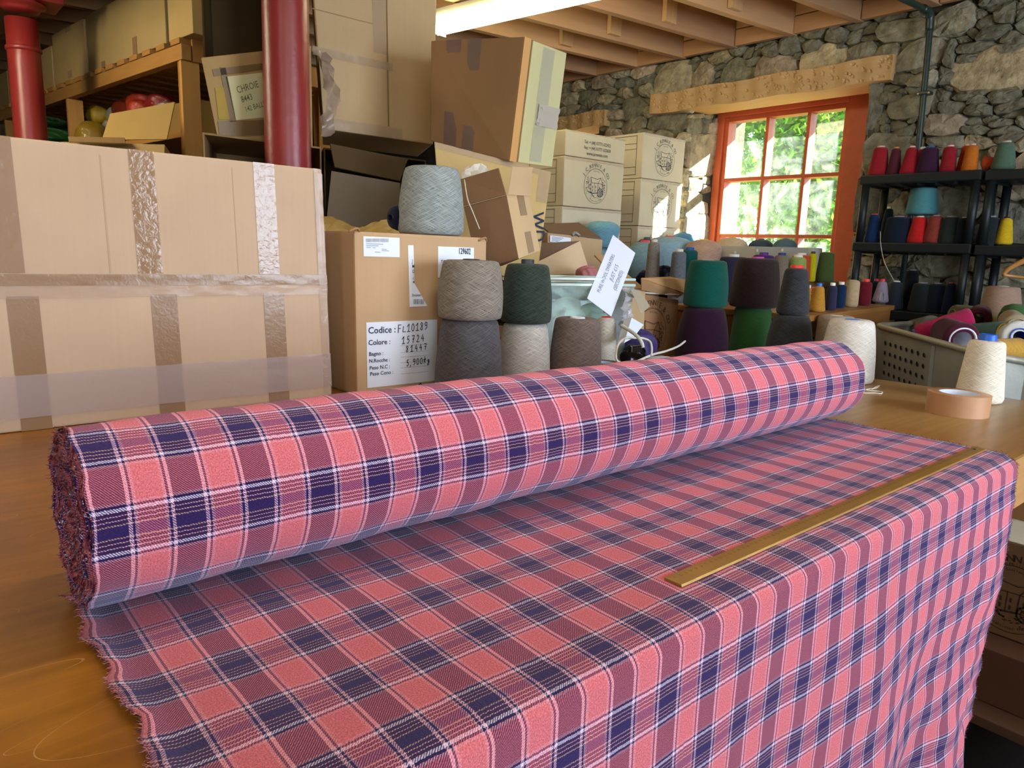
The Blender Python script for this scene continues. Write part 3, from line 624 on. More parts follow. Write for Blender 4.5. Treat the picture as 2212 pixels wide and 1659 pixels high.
# --- fluorescent fitting
t = thing('fluorescent_light', 'long lit fluorescent batten with clear diffuser under the joists', 'ceiling light', (2.5, 2.6, 1.55))
e0, e1 = V3(2.415, 3.50, 1.535), V3(2.66, 2.02, 1.535)
obar('housing', e0+V3(0, 0, .060), e1+V3(0, 0, .060), .055, .04, mat('B8B4A0', .5), t)
em, nt_, b, n, l = nodes('lit_diffuser'); b.inputs['Base Color'].default_value = (.9, .88, .6, 1); b.inputs['Emission Color'].default_value = (1, .90, .55, 1); b.inputs['Emission Strength'].default_value = 16
dv = unit(e1-e0); sv = unit(np.cross(dv, (0, 0, 1))); prof = [(-.045, .038), (-.052, .0), (-.040, -.035), (0, -.046), (.040, -.035), (.052, 0), (.045, .038)]
V = [e+sv*a+V3(0, 0, b_) for e in (e0, e1) for a, b_ in prof]; n7 = len(prof); Fc = [(i, i+1, i+1+n7, i+n7) for i in range(n7-1)]+[(n7-1, 0, n7, 2*n7-1), tuple(range(n7))[::-1], tuple(range(n7, 2*n7))]
mesh('diffuser', V, Fc, em, t, smooth=False)
for f in (0.0, 1.0): p = e0*(1-f)+e1*f; obar('end_cap', p-dv*.008, p+dv*.008, .112, .09, mat('D8D0A0', .4), t)
for f in (.08, .2, .45, .7): p = e0*(1-f)+e1*f+sv*(-.05)+V3(0, 0, .045); obar('diffuser_clip', p, p+dv*.012, .008, .02, mat('6A6A60', .4), t)

# ------------------------------------------------------------------ cutting table
T1 = 2.352
tb = thing('cutting_table', 'long cutting table with worn brown hardboard top under the tweed', 'table', (.5, 1.3, -.9))
def hardboard():
    m, nt, b, n, l = nodes('worn_hardboard'); tc = n.new('ShaderNodeTexCoord')
    nz = n.new('ShaderNodeTexNoise'); nz.inputs['Scale'].default_value = 5; nz.inputs['Detail'].default_value = 8; nz.inputs['Roughness'].default_value = .6; l.new(tc.outputs['Object'], nz.inputs[0])
    r = n.new('ShaderNodeValToRGB'); e = r.color_ramp.elements; e[0].position = .3; e[0].color = (*lin('8E5610'), 1); e[1].position = .72; e[1].color = (*lin('C07E1C'), 1); l.new(nz.outputs[0], r.inputs[0])
    # streaks along the table
    mp = n.new('ShaderNodeMapping'); mp.inputs['Scale'].default_value = (3, 45, 1); mp.inputs['Rotation'].default_value = (0, 0, .9); l.new(tc.outputs['Object'], mp.inputs[0])
    n2 = n.new('ShaderNodeTexNoise'); n2.inputs['Scale'].default_value = 1.5; n2.inputs['Detail'].default_value = 6; l.new(mp.outputs[0], n2.inputs[0])
    m1 = n.new('ShaderNodeMix'); m1.data_type = 'RGBA'; m1.blend_type = 'OVERLAY'; m1.inputs[0].default_value = .16; l.new(r.outputs[0], m1.inputs[6]); l.new(n2.outputs[0], m1.inputs[7])
    # scratches: thin iso-lines of two warped fields
    prev = m1.outputs[2]
    for k_, (s_, rot, wd) in enumerate(((2.3, .4, .0022), (3.4, 1.5, .0017), (1.7, 2.3, .0016))):
        m2 = n.new('ShaderNodeMapping'); m2.inputs['Rotation'].default_value = (0, 0, rot); m2.inputs['Scale'].default_value = (.55, 2.6, 1); l.new(tc.outputs['Object'], m2.inputs[0])
        f = n.new('ShaderNodeTexNoise'); f.inputs['Scale'].default_value = s_; f.inputs['Detail'].default_value = 1; l.new(m2.outputs[0], f.inputs[0])
        a = n.new('ShaderNodeMath'); a.operation = 'PINGPONG'; l.new(f.outputs[0], a.inputs[0]); a.inputs[1].default_value = .037
        c = n.new('ShaderNodeMath'); c.operation = 'LESS_THAN'; l.new(a.outputs[0], c.inputs[0]); c.inputs[1].default_value = wd*.16
        g = n.new('ShaderNodeTexNoise'); g.inputs['Scale'].default_value = 7+k_; l.new(tc.outputs['Object'], g.inputs[0])
        h = n.new('ShaderNodeMath'); h.operation = 'GREATER_THAN'; l.new(g.outputs[0], h.inputs[0]); h.inputs[1].default_value = .54
        i = n.new('ShaderNodeMath'); i.operation = 'MULTIPLY'; l.new(c.outputs[0], i.inputs[0]); l.new(h.outputs[0], i.inputs[1])
        j = n.new('ShaderNodeMath'); j.operation = 'MULTIPLY'; l.new(i.outputs[0], j.inputs[0]); j.inputs[1].default_value = .4
        x = n.new('ShaderNodeMix'); x.data_type = 'RGBA'; l.new(j.outputs[0], x.inputs[0]); l.new(prev, x.inputs[6]); x.inputs[7].default_value = (*lin('E6C48A'), 1); prev = x.outputs[2]
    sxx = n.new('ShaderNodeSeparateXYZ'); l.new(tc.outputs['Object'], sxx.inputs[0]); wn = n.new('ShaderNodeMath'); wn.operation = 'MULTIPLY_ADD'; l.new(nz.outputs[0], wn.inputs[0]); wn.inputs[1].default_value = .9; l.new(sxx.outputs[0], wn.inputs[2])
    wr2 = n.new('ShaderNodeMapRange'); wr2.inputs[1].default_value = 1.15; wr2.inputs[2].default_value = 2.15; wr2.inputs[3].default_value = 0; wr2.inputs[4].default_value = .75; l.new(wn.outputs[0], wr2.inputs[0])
    wx_ = n.new('ShaderNodeMix'); wx_.data_type = 'RGBA'; l.new(wr2.outputs[0], wx_.inputs[0]); l.new(prev, wx_.inputs[6]); wx_.inputs[7].default_value = (*lin('A58A5C'), 1)  # far end turned tan: cool window reflection put into the colour
    gmx = n.new('ShaderNodeMix'); gmx.data_type = 'RGBA'; gmx.blend_type = 'MULTIPLY'; gmx.inputs[0].default_value = .35; l.new(wx_.outputs[2], gmx.inputs[6]); l.new(n2.outputs[0], gmx.inputs[7]); prev = gmx.outputs[2]
    l.new(prev, b.inputs['Base Color'])
    rr = n.new('ShaderNodeMapRange'); l.new(nz.outputs[0], rr.inputs[0]); rr.inputs[3].default_value = .22; rr.inputs[4].default_value = .45; l.new(rr.outputs[0], b.inputs['Roughness'])
    bp = n.new('ShaderNodeBump'); bp.inputs['Strength'].default_value = .08; bp.inputs['Distance'].default_value = .004; l.new(n2.outputs[0], bp.inputs['Height']); l.new(bp.outputs[0], b.inputs['Normal'])
    return m
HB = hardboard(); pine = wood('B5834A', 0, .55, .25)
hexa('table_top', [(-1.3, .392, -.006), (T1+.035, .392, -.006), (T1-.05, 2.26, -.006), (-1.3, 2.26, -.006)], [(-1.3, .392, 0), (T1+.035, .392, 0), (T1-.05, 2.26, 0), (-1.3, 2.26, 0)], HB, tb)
hexa('table_base_board', [(-1.3, .395, -.05), (T1+.03, .395, -.05), (T1-.055, 2.26, -.05), (-1.3, 2.26, -.05)], [(-1.3, .395, -.006), (T1+.03, .395, -.006), (T1-.055, 2.26, -.006), (-1.3, 2.26, -.006)], pine, tb)
box('apron', (-1.25, .42, -.15), (T1, .45, -.05), pine, tb, .003); box('apron', (-1.25, 2.2, -.15), (T1-.1, 2.23, -.05), pine, tb, .003)
for lx in (-1.2, .6, T1-.14):
    for ly in (.45, 2.12): box('leg', (lx, ly, -.9), (lx+.08, ly+.08, -.05), wood('9A6C3C', 2, .6, .25), tb, .004)
box('lower_shelf', (-1.2, .50, -.70), (T1-.02, 2.15, -.675), wood('6A4528', 0, .7, .3), tb)

# ------------------------------------------------------------------ tweed bolt
PL = plaid(); YC, RR = .784, .0911; XL, XR = .117, 1.652
cx_ = np.array([.172, .234, .3055, .372, .443, .512, 1.0086, 1.0745, 1.149, 1.226, 1.297, 1.373, 1.4456, 1.519]); cn_ = np.array([0, 1, 2, 3, 4, 5, 12, 13, 14, 15, 16, 17, 18, 19])
pf = np.polyfit(cx_, cn_, 2)
U = lambda x: float(np.polyval(pf, x))+.209
ft = thing('tweed_bolt', 'bolt of coral and navy plaid tweed partly unrolled over the table edge', 'fabric', (.9, .78, 0))
def fbm(x, y, s=0): return math.sin(x*7.3+s+1.7*math.sin(y*5.1+s))*.5+math.sin(x*17.1-y*13.3+s*2)*.3+math.sin(x*31+y*27+s)*.2
# spread sheet and hanging part
nx = 170; V = []; Uv = []
vs = list(np.linspace(.80, .41, 34))
arc = [.398-(i/8)*math.pi/2*.014 for i in range(9)]
hang = list(np.linspace(0, .62, 60))[1:]
dr_px = [(2203, 1000), (2196, 1075), (2190, 1130), (2178, 1200), (2160, 1275), (2138, 1345), (2128, 1410), (2118, 1470), (2105, 1540), (2098, 1600), (2094, 1659)]
dz = [ony(a, b_, .378) for a, b_ in dr_px]; dzz = np.array([-p[2] for p in dz]); dxx = np.array([p[0] for p in dz])
rows = []
for v in vs: rows.append((v, .0022, v, 'flat'))
for i in range(1, 9): a = (i/8)*math.pi/2; rows.append((.397-.016*math.sin(a), .0022-.016*(1-math.cos(a)), .397-.016*a, 'bend'))
for h_ in hang: rows.append((.381, .0022-.016-h_, .397-.016*math.pi/2-h_, 'hang'))
for y, z, v, kd in rows:
    xl = .113+.0035*math.sin(v*60)+.002*math.sin(v*140); xr = 1.640
    if kd == 'flat': xr = 1.645-.004*(v-.4)/.36+.0015*math.sin(v*90)
    else:
        xr = float(np.interp(-z, dzz, dxx))+.004*math.sin(v*110)*(1 if z < -.03 else .2)
    for i in range(nx+1):
        s = i/nx; x = .113+(1.645-.113)*s+(xl-.113)*max(0, 1-s/.015)+(xr-1.645)*(max(0, 1-(1-s)/.02) if kd == 'flat' else s**3); u0 = .113+(1.645-.113)*s; zz, yy = z, y
        if kd == 'flat': zz += .0008*(fbm(x*3, y*4)+1)+(.006*math.exp(-((s*1.53)/.012)**2))+.0016*max(0, math.sin((x*.6+y)*30+2*math.sin(x*5)))*(1-s)
        if kd == 'hang':
            k = min(1, max(0, -z-.06)/.42)*(.35+.65*min(1, max(0, (s-.25)/.5))); yy += .006*k*fbm(x*1.6, z*2.2, 1)+.017*k*math.sin(x*11+.9*math.sin(z*5)+.5)+.010*k*k*math.sin(x*23+z*4)
            yy -= .012*k
            if s > .93: yy += (s-.93)/.07*.03*k
            zz += -.012*k*math.sin(x*7+1)+.004*fbm(x*2.4, z*3, 4)*k
        V.append((x, yy, zz)); Uv.append((U(u0), v+(0.004*fbm(x*2, 9, 2)*min(1, -z/.2) if kd == 'hang' else 0)))
nr = len(rows); Fc = [(j*(nx+1)+i, (j+1)*(nx+1)+i, (j+1)*(nx+1)+i+1, j*(nx+1)+i+1) for j in range(nr-1) for i in range(nx)]
sh = mesh('spread_cloth', V, Fc, PL, ft, uvs=Uv, smooth=True)
so = sh.modifiers.new('thickness', 'SOLIDIFY'); so.thickness = .0016; so.offset = -1
edgeL = [V[j*(nx+1)] for j in range(nr)]; edgeR = [V[j*(nx+1)+nx] for j in range(nr)]
# rolled part: one spiral sheet
pitch = .0038; turns = 19.5; npt = 44; N = int(turns*npt); nX = 60; V = []; Uv = []; arc_ = 0; rs = np.random.default_rng(5)
lay = rs.uniform(-1, 1, 40); pr = []
for i in range(N+1):
    th = -math.pi/2+2*math.pi*i/npt; r = RR-pitch*i/npt
    if i: arc_ += 2*math.pi*r/npt
    flat = 1+ (.30*(1-r/RR))*math.cos(2*(th-.7)); pr.append((r*flat, th, arc_))
xs = np.concatenate([np.linspace(0, .02, 4), np.linspace(.02, .98, nX-7)[1:-1], np.linspace(.98, 1, 4)]); nX = len(xs)-1
for i, (r, th, ar) in enumerate(pr):
    k = i/npt; lj = np.interp(k, range(40), lay)*.0035+.0015*math.sin(th*9)+.0008*rs.uniform(-1, 1)
    hole = .010*max(0, 1-r/.03)
    for j, s in enumerate(xs):
        x = XL+(XR-XL)*s; xe = x+(lj+hole if j == 0 else (-lj-hole if j == nX else 0))
        bump = (.0011*fbm(x*4+th, th*1.4, 3)+.0010*math.sin(x*33+2*math.sin(th*2))) if k < 1.5 else .0004*fbm(x*4, th, 7)
        if j < 4 or j > nX-4: bump += .0012*math.sin(th*7+lay[int(k)]*4)
        low = math.sin(th) < -.93
        rr_ = r+(0 if low else bump)+.0012*math.sin(x*2.2)*(0 if low else 1)
        V.append((xe, YC+rr_*math.cos(th), RR+.004+rr_*math.sin(th))); Uv.append((U(x), YC+ar+.011))
Fc = [(i*(nX+1)+j, i*(nX+1)+j+1, (i+1)*(nX+1)+j+1, (i+1)*(nX+1)+j) for i in range(N) for j in range(nX)]
rl = mesh('rolled_cloth', V, [f[::-1] for f in Fc], PL, ft, uvs=Uv, smooth=True)
def fuzzm():
    m, nt, b, n, l = nodes('cut_cloth_edge'); tc = n.new('ShaderNodeTexCoord'); nz = n.new('ShaderNodeTexNoise'); nz.inputs['Scale'].default_value = 130; nz.inputs['Detail'].default_value = 5
    l.new(tc.outputs['Object'], nz.inputs[0]); r = n.new('ShaderNodeValToRGB'); e = r.color_ramp.elements
    e[0].position = .3; e[0].color = (*lin('2A1020'), 1); e[1].position = .7; e[1].color = (*lin('E08468'), 1); x = e.new(.48); x.color = (*lin('7A3A44'), 1); x = e.new(.58); x.color = (*lin('A85E58'), 1)
    l.new(nz.outputs[0], r.inputs[0]); l.new(r.outputs[0], b.inputs['Base Color']); b.inputs['Roughness'].default_value = 1; b.inputs['Specular IOR Level'].default_value = 0
    bp = n.new('ShaderNodeBump'); bp.inputs['Distance'].default_value = .004; l.new(nz.outputs[0], bp.inputs['Height']); l.new(bp.outputs[0], b.inputs['Normal']); return m
FZ = fuzzm()
for side, j in ((0, 0), (1, nX)):
    W = []; Fc = []
    for i in range(N+1):
        p = np.array(V[i*(nX+1)+j]); p[0] += (.0012 if side == 0 else -.0012)+(.0012*math.sin(i*1.7) if side == 0 else 0); W.append(tuple(p))
    for i in range(N-npt): Fc.append((i, i+1, i+1+npt, i+npt))
    c = len(W); W.append((XL+.05 if side == 0 else XR-.05, YC, RR)); Fc += [(N-npt+i, N-npt+i+1, c) for i in range(npt)]
    mesh('layered_edge', W, Fc, FZ, ft, smooth=True)
# frayed threads on the cut edges and the roll end
def strands(name, roots, dirs, m, L=(.004, .010), wd=.0006, seed=1):
    rs = np.random.default_rng(seed); W = []; Fc = []
    for p, d in zip(roots, dirs):
        p = np.array(p); d = unit(np.array(d)+rs.normal(0, .35, 3)); l_ = rs.uniform(*L); q = p+d*l_*.5+rs.normal(0, .0008, 3); e = p+d*l_+rs.normal(0, .0015, 3); sd_ = unit(np.cross(d, unit(CAM-p)))*wd/2; k = len(W)
        W += [p-sd_, p+sd_, q+sd_*.8, q-sd_*.8, e]; Fc += [(k, k+1, k+2, k+3), (k+3, k+2, k+4)]
    return mesh(name, W, Fc, m, ft, kind='stuff')
thr = [mat(c, .95, .1, spec=.05) for c in ('B8706A', '3A2038', '9A6A6A', '7A3A3C')]
R_, Dd = [[] for _ in thr], [[] for _ in thr]; rs = np.random.default_rng(8)
for e, dx in ((edgeL, -1), (edgeR, 1)):
    for a in range(len(e)-1):
        for q in range(9 if dx < 0 else 16):
            t_ = rs.uniform(); p = np.array(e[a])*(1-t_)+np.array(e[a+1])*t_; k = int(rs.integers(4)); R_[k].append(p); Dd[k].append((dx, 0, .25 if p[2] > -.01 else -.5))
for q in range(2600):
    i = int(rs.integers(0, N)); p = np.array(V[i*(nX+1)]); k = int(rs.integers(4)); R_[k].append(p+(.001, 0, 0)); th = pr[i][1]+rs.normal(0, .5); Dd[k].append((-.7, math.cos(th)*.8, math.sin(th)*.8-.2))
for k in range(4): strands('frayed_threads', R_[k], Dd[k], thr[k], (.002, .0065), .0005, k)

# ------------------------------------------------------------------ brass ruler
ru = thing('brass_ruler', 'long worn brass metre ruler lying across the spread tweed', 'ruler', (1.1, .455, .004))
a0, a1 = onz(1467, 1275), onz(1430, 1255); b0, b1 = onz(2140, 976), onz(2108, 972)
ya, yb = (a0[1]+b0[1])/2, (a1[1]+b1[1])/2; x0, x1 = a0[0], b0[0]-.012
if yb < ya+.022: yb = ya+.026
brass = mat('A07A38', .45, .22, 9, .12, 50, metal=.5, spec=.5)
hexa('blade', [(x0, ya, .0045), (x1, ya, .0045), (x1, yb, .0045), (x0, yb, .0045)], [(x0, ya+.001, .0075), (x1, ya+.001, .0075), (x1, yb, .0071), (x0, yb, .0071)], brass, ru, .0004)
V, Fc = [], []
for i in range(1, 1000, 1):
    x = x0+i*(x1-x0)/1000
    if i % 2 and i % 5: continue
    L = .0052 if i % 10 == 0 else (.0036 if i % 5 == 0 else .0022); k = len(V); zt = lambda y: .0076-(y-ya)/(yb-ya)*.0004+.0001
    V += [(x, yb-.001, zt(yb-.001)), (x+.0003, yb-.001, zt(yb-.001)), (x+.0003, yb-.001-L, zt(yb-.001-L)), (x, yb-.001-L, zt(yb-.001-L))]; Fc.append((k, k+1, k+2, k+3))
mesh('graduations', V, Fc, mat('8E6E34', .6, .05), ru, kind='stuff')
fr_ = Face((x1, yb, .0072), (x0, yb, .0072), (x0, ya+.001, .0076), (x1, ya+.001, .0076)); ik = Ink(fr_, .0003)
for i in range(1, 100): ik.text(str(100-i), (i)/100, .42, .0062, .01, align='c')
ik.done('numerals', '80602A', ru)['kind'] = 'stuff'
props(lathe('hang_hole', [(0.0001, 0), (.0032, 0), (.0032, .0003)], mat('151210', .9, 0), ru, 14)); bpy.data.objects[-1] if 0 else None
for o in ru.children:
    if o.name.startswith('hang_hole'): o.location = (x1-.028-1.1, (ya+yb)/2+.002-.455, .00745-.004)

# ------------------------------------------------------------------ yarn cones
def cone_prof(r0, r1, h, rnd=.012, bulge=0, rc=.02):
    P = [(rc, .0), (r0-rnd*.9, 0), (r0-rnd*.25, rnd*.25), (r0, rnd)]
    for t_ in np.linspace(.12, .88, 7): P.append((r0+(r1-r0)*t_+bulge*math.sin(t_*math.pi), rnd+(h-2*rnd)*t_))
    P += [(r1, h-rnd), (r1-rnd*.3, h-rnd*.3), (r1-rnd, h-rnd*.02), (max(rc, r1*.55), h+.0005), (rc, h-.002)]
    return P
CN = [0]
def PPy(p): c = R.T@(np.array(p)-CAM); return PP[1]+F*c[1]/c[2]
def cone(label, px, pt, pb, wt, wb, col, z=None, X=None, dep=None, on=None, core='D8D4C8', heather=0, bulge=0, group=None, rnd=.012, coreh=.012, corer=None, wob=.006, name='yarn_cone', fine=1.0, foot=None, hgt=None):
    if on is not None: p = on[1]+V3(0, 0, on[3]+.001); dep = depth(p)
    elif dep is not None: p = D(px, pb, dep)
    elif X is not None: p = onx(px, pb, X)
    else: p = onz(px, pb, z)
    if on is None and z is not None and (X is not None or dep is not None): p = V3(p[0], p[1], z)
    s = depth(p)/F; r0 = wb/2*s; r1 = wt/2*s
    if on is not None: hgt = hgt or (PPy(p)-pt)*s
    if X is None and dep is None:
        d = ray(px, pb); d = d/math.hypot(d[0], d[1]); p = V3(p[0]+d[0]*r0, p[1]+d[1]*r0, p[2]); s = depth(p)/F; r0 = wb/2*s; r1 = wt/2*s
    top = hgt if hgt else (pb-pt)*s; h = top-coreh
    t = thing(name, label, 'yarn cone', p, group, rot=(0, 0, rng.uniform(0, 6)))
    CN[0] += 1; rc = corer or min(.022, r1*.55)
    lathe('wound_yarn', cone_prof(r0, r1, h, min(rnd, r1*.5), bulge, rc), yarn(col, heather, fine), t, 44, wob, CN[0], cap=False)
    lathe('core', [(rc*1.0, -.0), (rc*.98, h+coreh-.002), (rc*.9, h+coreh), (rc*.72, h+coreh), (rc*.72, h-.03), (.001, h-.03)], mat(core, .4, .03, spec=.5), t, 24, cap=False)
    if foot: lathe('core_foot', [(r0*.7, -.0), (r0*.74, .002), (r0*.74, .008), (r0*.6, .009)], mat(foot, .45, .03), t, 32, cap=False)
    return t, p, r0, h
def laid(label, p, axis, r0, r1, L, col, core='D8D4C8', heather=0, cr=None, group='yarn cones in the metal trolley', rnd=.012, bulge=0, both=None):
    """cone lying down: base centre p, axis to its narrow end"""
    q = Vector(axis).to_track_quat('Z', 'Y').to_euler(); t = thing('yarn_cone', label, 'yarn cone', p, group, rot=q); CN[0] += 1; rc = cr or min(.022, r1*.55)
    lathe('wound_yarn', cone_prof(r0, r1, L, rnd, bulge, rc), yarn(col, heather), t, 40, .008, CN[0], cap=False)
    lathe('core', [(rc*1.35, -.004), (rc*1.5, -.006), (rc*1.5, .003), (rc*1.38, .004), (rc*1.3, .001), (rc, L+.01), (rc*.85, L+.012), (rc*.8, L), (rc*1.2, .004), (rc*1.35, -.004)], mat(core, .4, .03), t, 28, cap=False)
    return t
G1 = 'yarn cones stacked on the cutting table'
# by the labelled carton
c1 = cone('charcoal grey yarn cone at the lower left of the stacked pairs', 1011, 702, 866, 122, 146, '5C5A5E', z=0, heather=.32, group=G1, bulge=.003, coreh=.001)
cone('beige grey flecked yarn cone standing on the charcoal one', 1013, 561, 705, 122, 138, '8F877B', on=c1, heather=.38, group=G1, bulge=.005, coreh=.003, core='3A3436')
c2 = cone('off-white yarn cone beneath the dark green one', 1130, 706, 842, 96, 112, 'CFCBC2', z=0, heather=.16, group=G1, bulge=.003, coreh=.001)
c2b = cone('dark forest green flecked yarn cone on top of the off-white one', 1135, 562, 708, 92, 110, '2C3A30', on=c2, heather=.4, group=G1, bulge=.004, coreh=.012, core='3A3F48', corer=.018)
cone('taupe brown flecked yarn cone beside the off-white one, with pale core', 1240, 694, 836, 96, 112, '7A6A62', z=0, heather=.3, group=G1, bulge=.003, coreh=.003, core='D9DCE4')
cone('slim cream yarn cone with red core behind the taupe brown one', 1303, 688, 806, 40, 54, 'C9C4B6', z=0, heather=.1, group=G1, coreh=.003, core='D2202A', bulge=.002)
# pairs at the far end of the table
c3 = cone('deep plum yarn cone under the emerald one', 1512, 670, 790, 88, 112, '2A0C28', z=0, group=G1, bulge=.006, coreh=.001, rnd=.02)
cone('emerald green yarn cone on top of the plum one', 1523, 563, 672, 78, 94, '004E42', on=c3, group=G1, bulge=.004, coreh=.001)
c4 = cone('leaf green yarn cone under the dark brown one', 1616, 669, 782, 76, 88, '2A5428', z=0, group=G1, coreh=.001)
cone('dark brown yarn cone with pink core on top of the leaf green one', 1620, 556, 672, 86, 102, '2A1B19', on=c4, heather=.1, group=G1, bulge=.003, core='C24A9C', coreh=.006)
c5 = cone('wide dark grey yarn cone under the slim charcoal one', 1698, 686, 806, 78, 96, '303032', z=0, heather=.15, group=G1, bulge=.006, coreh=.001, rnd=.02)
cone('slim tapered charcoal yarn cone with red core, topmost of its pair', 1700, 574, 689, 48, 68, '2E3034', on=c5, heather=.3, group=G1, core='E23A34', coreh=.010, foot='C23040', corer=.021)
# right hand side of the table
cone('large off-white yarn cone at the far end of the tweed roll', 1824, 697, 831, 92, 112, 'EDE6D8', z=0, heather=.05, group=G1, bulge=.003, coreh=.001, core='5A78C8', rnd=.016)
cone('oatmeal yarn cone half hidden behind the large off-white one', 1795, 686, 790, 74, 78, 'B3A186', z=0, heather=.1, group=G1, coreh=.001)
cone('cream yarn cone with bright blue core behind the roll of brown tape', 2112, 728, 873, 70, 92, 'F0E6CF', z=0, heather=.05, group=G1, core='1F5FC0', coreh=.017, corer=.022, wob=.004)
# loose tail of yarn and tape roll
tl = thing('yarn_tail', 'loose off-white yarn tail looped on the table beside the large cone', 'yarn', onz(1880, 845), None)
tube('thread', curve_pts([onz(*q, .002) for q in ((1846, 836), (1862, 848), (1888, 849), (1904, 850), (1903, 846), (1880, 844), (1870, 842), (1892, 838), (1900, 833), (1893, 835), (1883, 841))], 6), .0014, mat('EFE8D6', .9, .05), tl, 6)
tp = onz(2066, 892); tw = thing('tape_roll', 'roll of brown packing tape lying flat near the table corner', 'tape', tp)
tr = 60*depth(tp)/F; th_ = .052
lathe('wound_tape', [(tr*.64, 0), (tr, 0), (tr, .0005), (tr, th_-.0005), (tr, th_), (tr*.64, th_)], mat('B88A62', .42, .06, 40, spec=.5), tw, 64, cap=False)
lathe('cardboard_core', [(tr*.64, th_), (tr*.60, th_), (tr*.60, 0), (tr*.64, 0)], mat('C9D3E0', .6, .05), tw, 64, cap=False)
V, Fc = glyphs('RAJA', .01); W = []
for rep in range(3):
    for x, y in V:
        a = 1.15+rep*1.9+(-(x-1.2))*.16; W.append((tr*.595*math.cos(a), tr*.595*math.sin(a), th_*.36+y*.017))
for k in range(3): mesh('core_lettering', W[k*len(V):(k+1)*len(V)], Fc, mat('2A3A5A', .7, .02), tw, local=True)

# ------------------------------------------------------------------ cartons
def P2(a): return np.array(a, dtype=float)
def carton(label, q, back, m, name='cardboard_box', group=None, bev=.004, cat='box'):
    """closed carton: front face q (TL,TR,BR,BL), pushed along the vector back"""
    q = [P2(p) for p in q]; bk = P2(back); c = (q[2]+q[3])/2+bk/2
    t = thing(name, label, cat, (c[0], c[1], min(q[2][2], q[3][2])), group)
    hexa('carton_body', [q[0], q[1], q[2], q[3]], [p+bk for p in q], m, t, bev)
    return t, Face(*q)
def side_face(q, back, left=True):
    q = [P2(p) for p in q]; bk = P2(back)
    return Face(q[0]+bk, q[0], q[3], q[3]+bk) if left else Face(q[1], q[1]+bk, q[2]+bk, q[2])
brown_t = tape('9C7B5A', .85, .28, .35); tan_t = tape('C6AE90', .5, .3, .3); clear_t = tape('C8AE9C', .32, .14, .6); shiny_t = tape('A58260', .7, .07, .42); shiny_t.node_tree.nodes['Principled BSDF'].inputs['Specular IOR Level'].default_value = .6; shiny_t.node_tree.nodes['Principled BSDF'].inputs['Coat Weight'].default_value = .0; lilac_t = tape('C9B6B4', .5, .25, .3)
paper = mat('E4EAF4', .6, .03, 6)

# big taped carton at the left
Y1 = 1.59; bx0 = -.62
q = [(bx0, Y1, .531), (.784, Y1, .530), (.802, Y1, .001), (bx0, Y1, .001)]
t, f = carton('very large carton in front at the left, crossed with brown and clear tape', q, (0, .46, 0), card('C3A88C'))
fx = lambda px, py: (ony(px, py, Y1)[0]-bx0)/(.793-bx0)
fz = lambda py, px: (ony(px, py, Y1)[2]); fv = lambda px, py: 1-(fz(py, px)-.001)/.529
# upright tapes, the wide seam tape and the low lilac one
for a, b_, mm in ((0, 56, brown_t), (300, 353, shiny_t), (561, 605, shiny_t), (688, 697, clear_t)):
    f.patch('packing_tape', fx(a, 600), 0, fx(b_, 600), fv(600, 592), mm, t, off=.0015, nu=6, nv=60, wr=.0004 if a == 300 else .00022, seed=a)
for a, b_ in ((18, 88), (328, 384), (570, 614)): f.patch('packing_tape', fx(a, 700), fv(50, 640), fx(b_, 700), 1, brown_t, t, off=.0012, nu=3, nv=20, wr=.0004, seed=a)
f.patch('seam_tape', 0, fv(30, 592), 1, fv(30, 618), brown_t, t, off=.0020, nu=90, nv=4, wr=.0012, seed=4)
f.patch('seam_tape', 0, fv(30, 620), 1, fv(30, 646), clear_t, t, off=.0026, nu=90, nv=4, wr=.0014, seed=5)
f.patch('packing_tape', 0, fv(30, 812), 1, fv(30, 905), lilac_t, t, off=.0030, nu=60, nv=10, wr=.0012, seed=6, label='pale clear tape')
f.patch('edge_tape', .985, .02, .999, .98, clear_t, t, off=.0028, nu=2, nv=50, wr=.0020, seed=7)
f.patch('board_crease', fx(232, 500), .03, fx(236, 500), fv(236, 590), mat('B79C80', .8, .05), t, off=.0006, t=.0004); f.patch('board_crease', fx(512, 500), .03, fx(514, 500), fv(514, 590), mat('B79C80', .8, .05), t, off=.0006, t=.0004)
# carton with the Italian yarn labels
Y2 = 1.557
q = [(.847, Y2, .395), (1.243, Y2, .393), (1.250, Y2, 0), (.853, Y2, 0)]
t, f = carton('carton with white Italian yarn labels and handwritten numbers next to the big taped one', q, (0, .36, 0), card('BF9E78'), bev=.006)
gx = lambda px, py: (ony(px, py, Y2-.001)[0]-.850)/.396; gv = lambda px, py: 1-ony(px, py, Y2-.001)[2]/.394
def label(f, t, a, b_, name='paper_label'):
    """rectangle from pixel corner a to pixel corner b_ on the carton's front"""
    u0, v0, u1, v1 = gx(*a), gv(*a), gx(*b_), gv(*b_); return f.patch(name, u0, v0, u1, v1, paper, t, off=.0012, t=.0006)
lbA = label(f, t, (791, 697), (942, 822)); lbB = label(f, t, (787, 511), (865, 556)); label(f, t, (948, 532), (1024, 600))
pf_ = [f.at(gx(*p), gv(*p), .0013) for p in ((883, 530), (895, 530), (896, 612), (923, 661), (885, 663))]
mesh('paper_label', pf_+[p+V3(0, .001, 0) for p in pf_], [(0, 1, 2, 3, 4), (0, 5, 6, 1), (1, 6, 7, 2), (2, 7, 8, 3), (3, 8, 9, 4), (4, 9, 5, 0)], paper, t)
pz = px_len(f.at(.2, .7), 1)
ik = Ink(f, .0022)
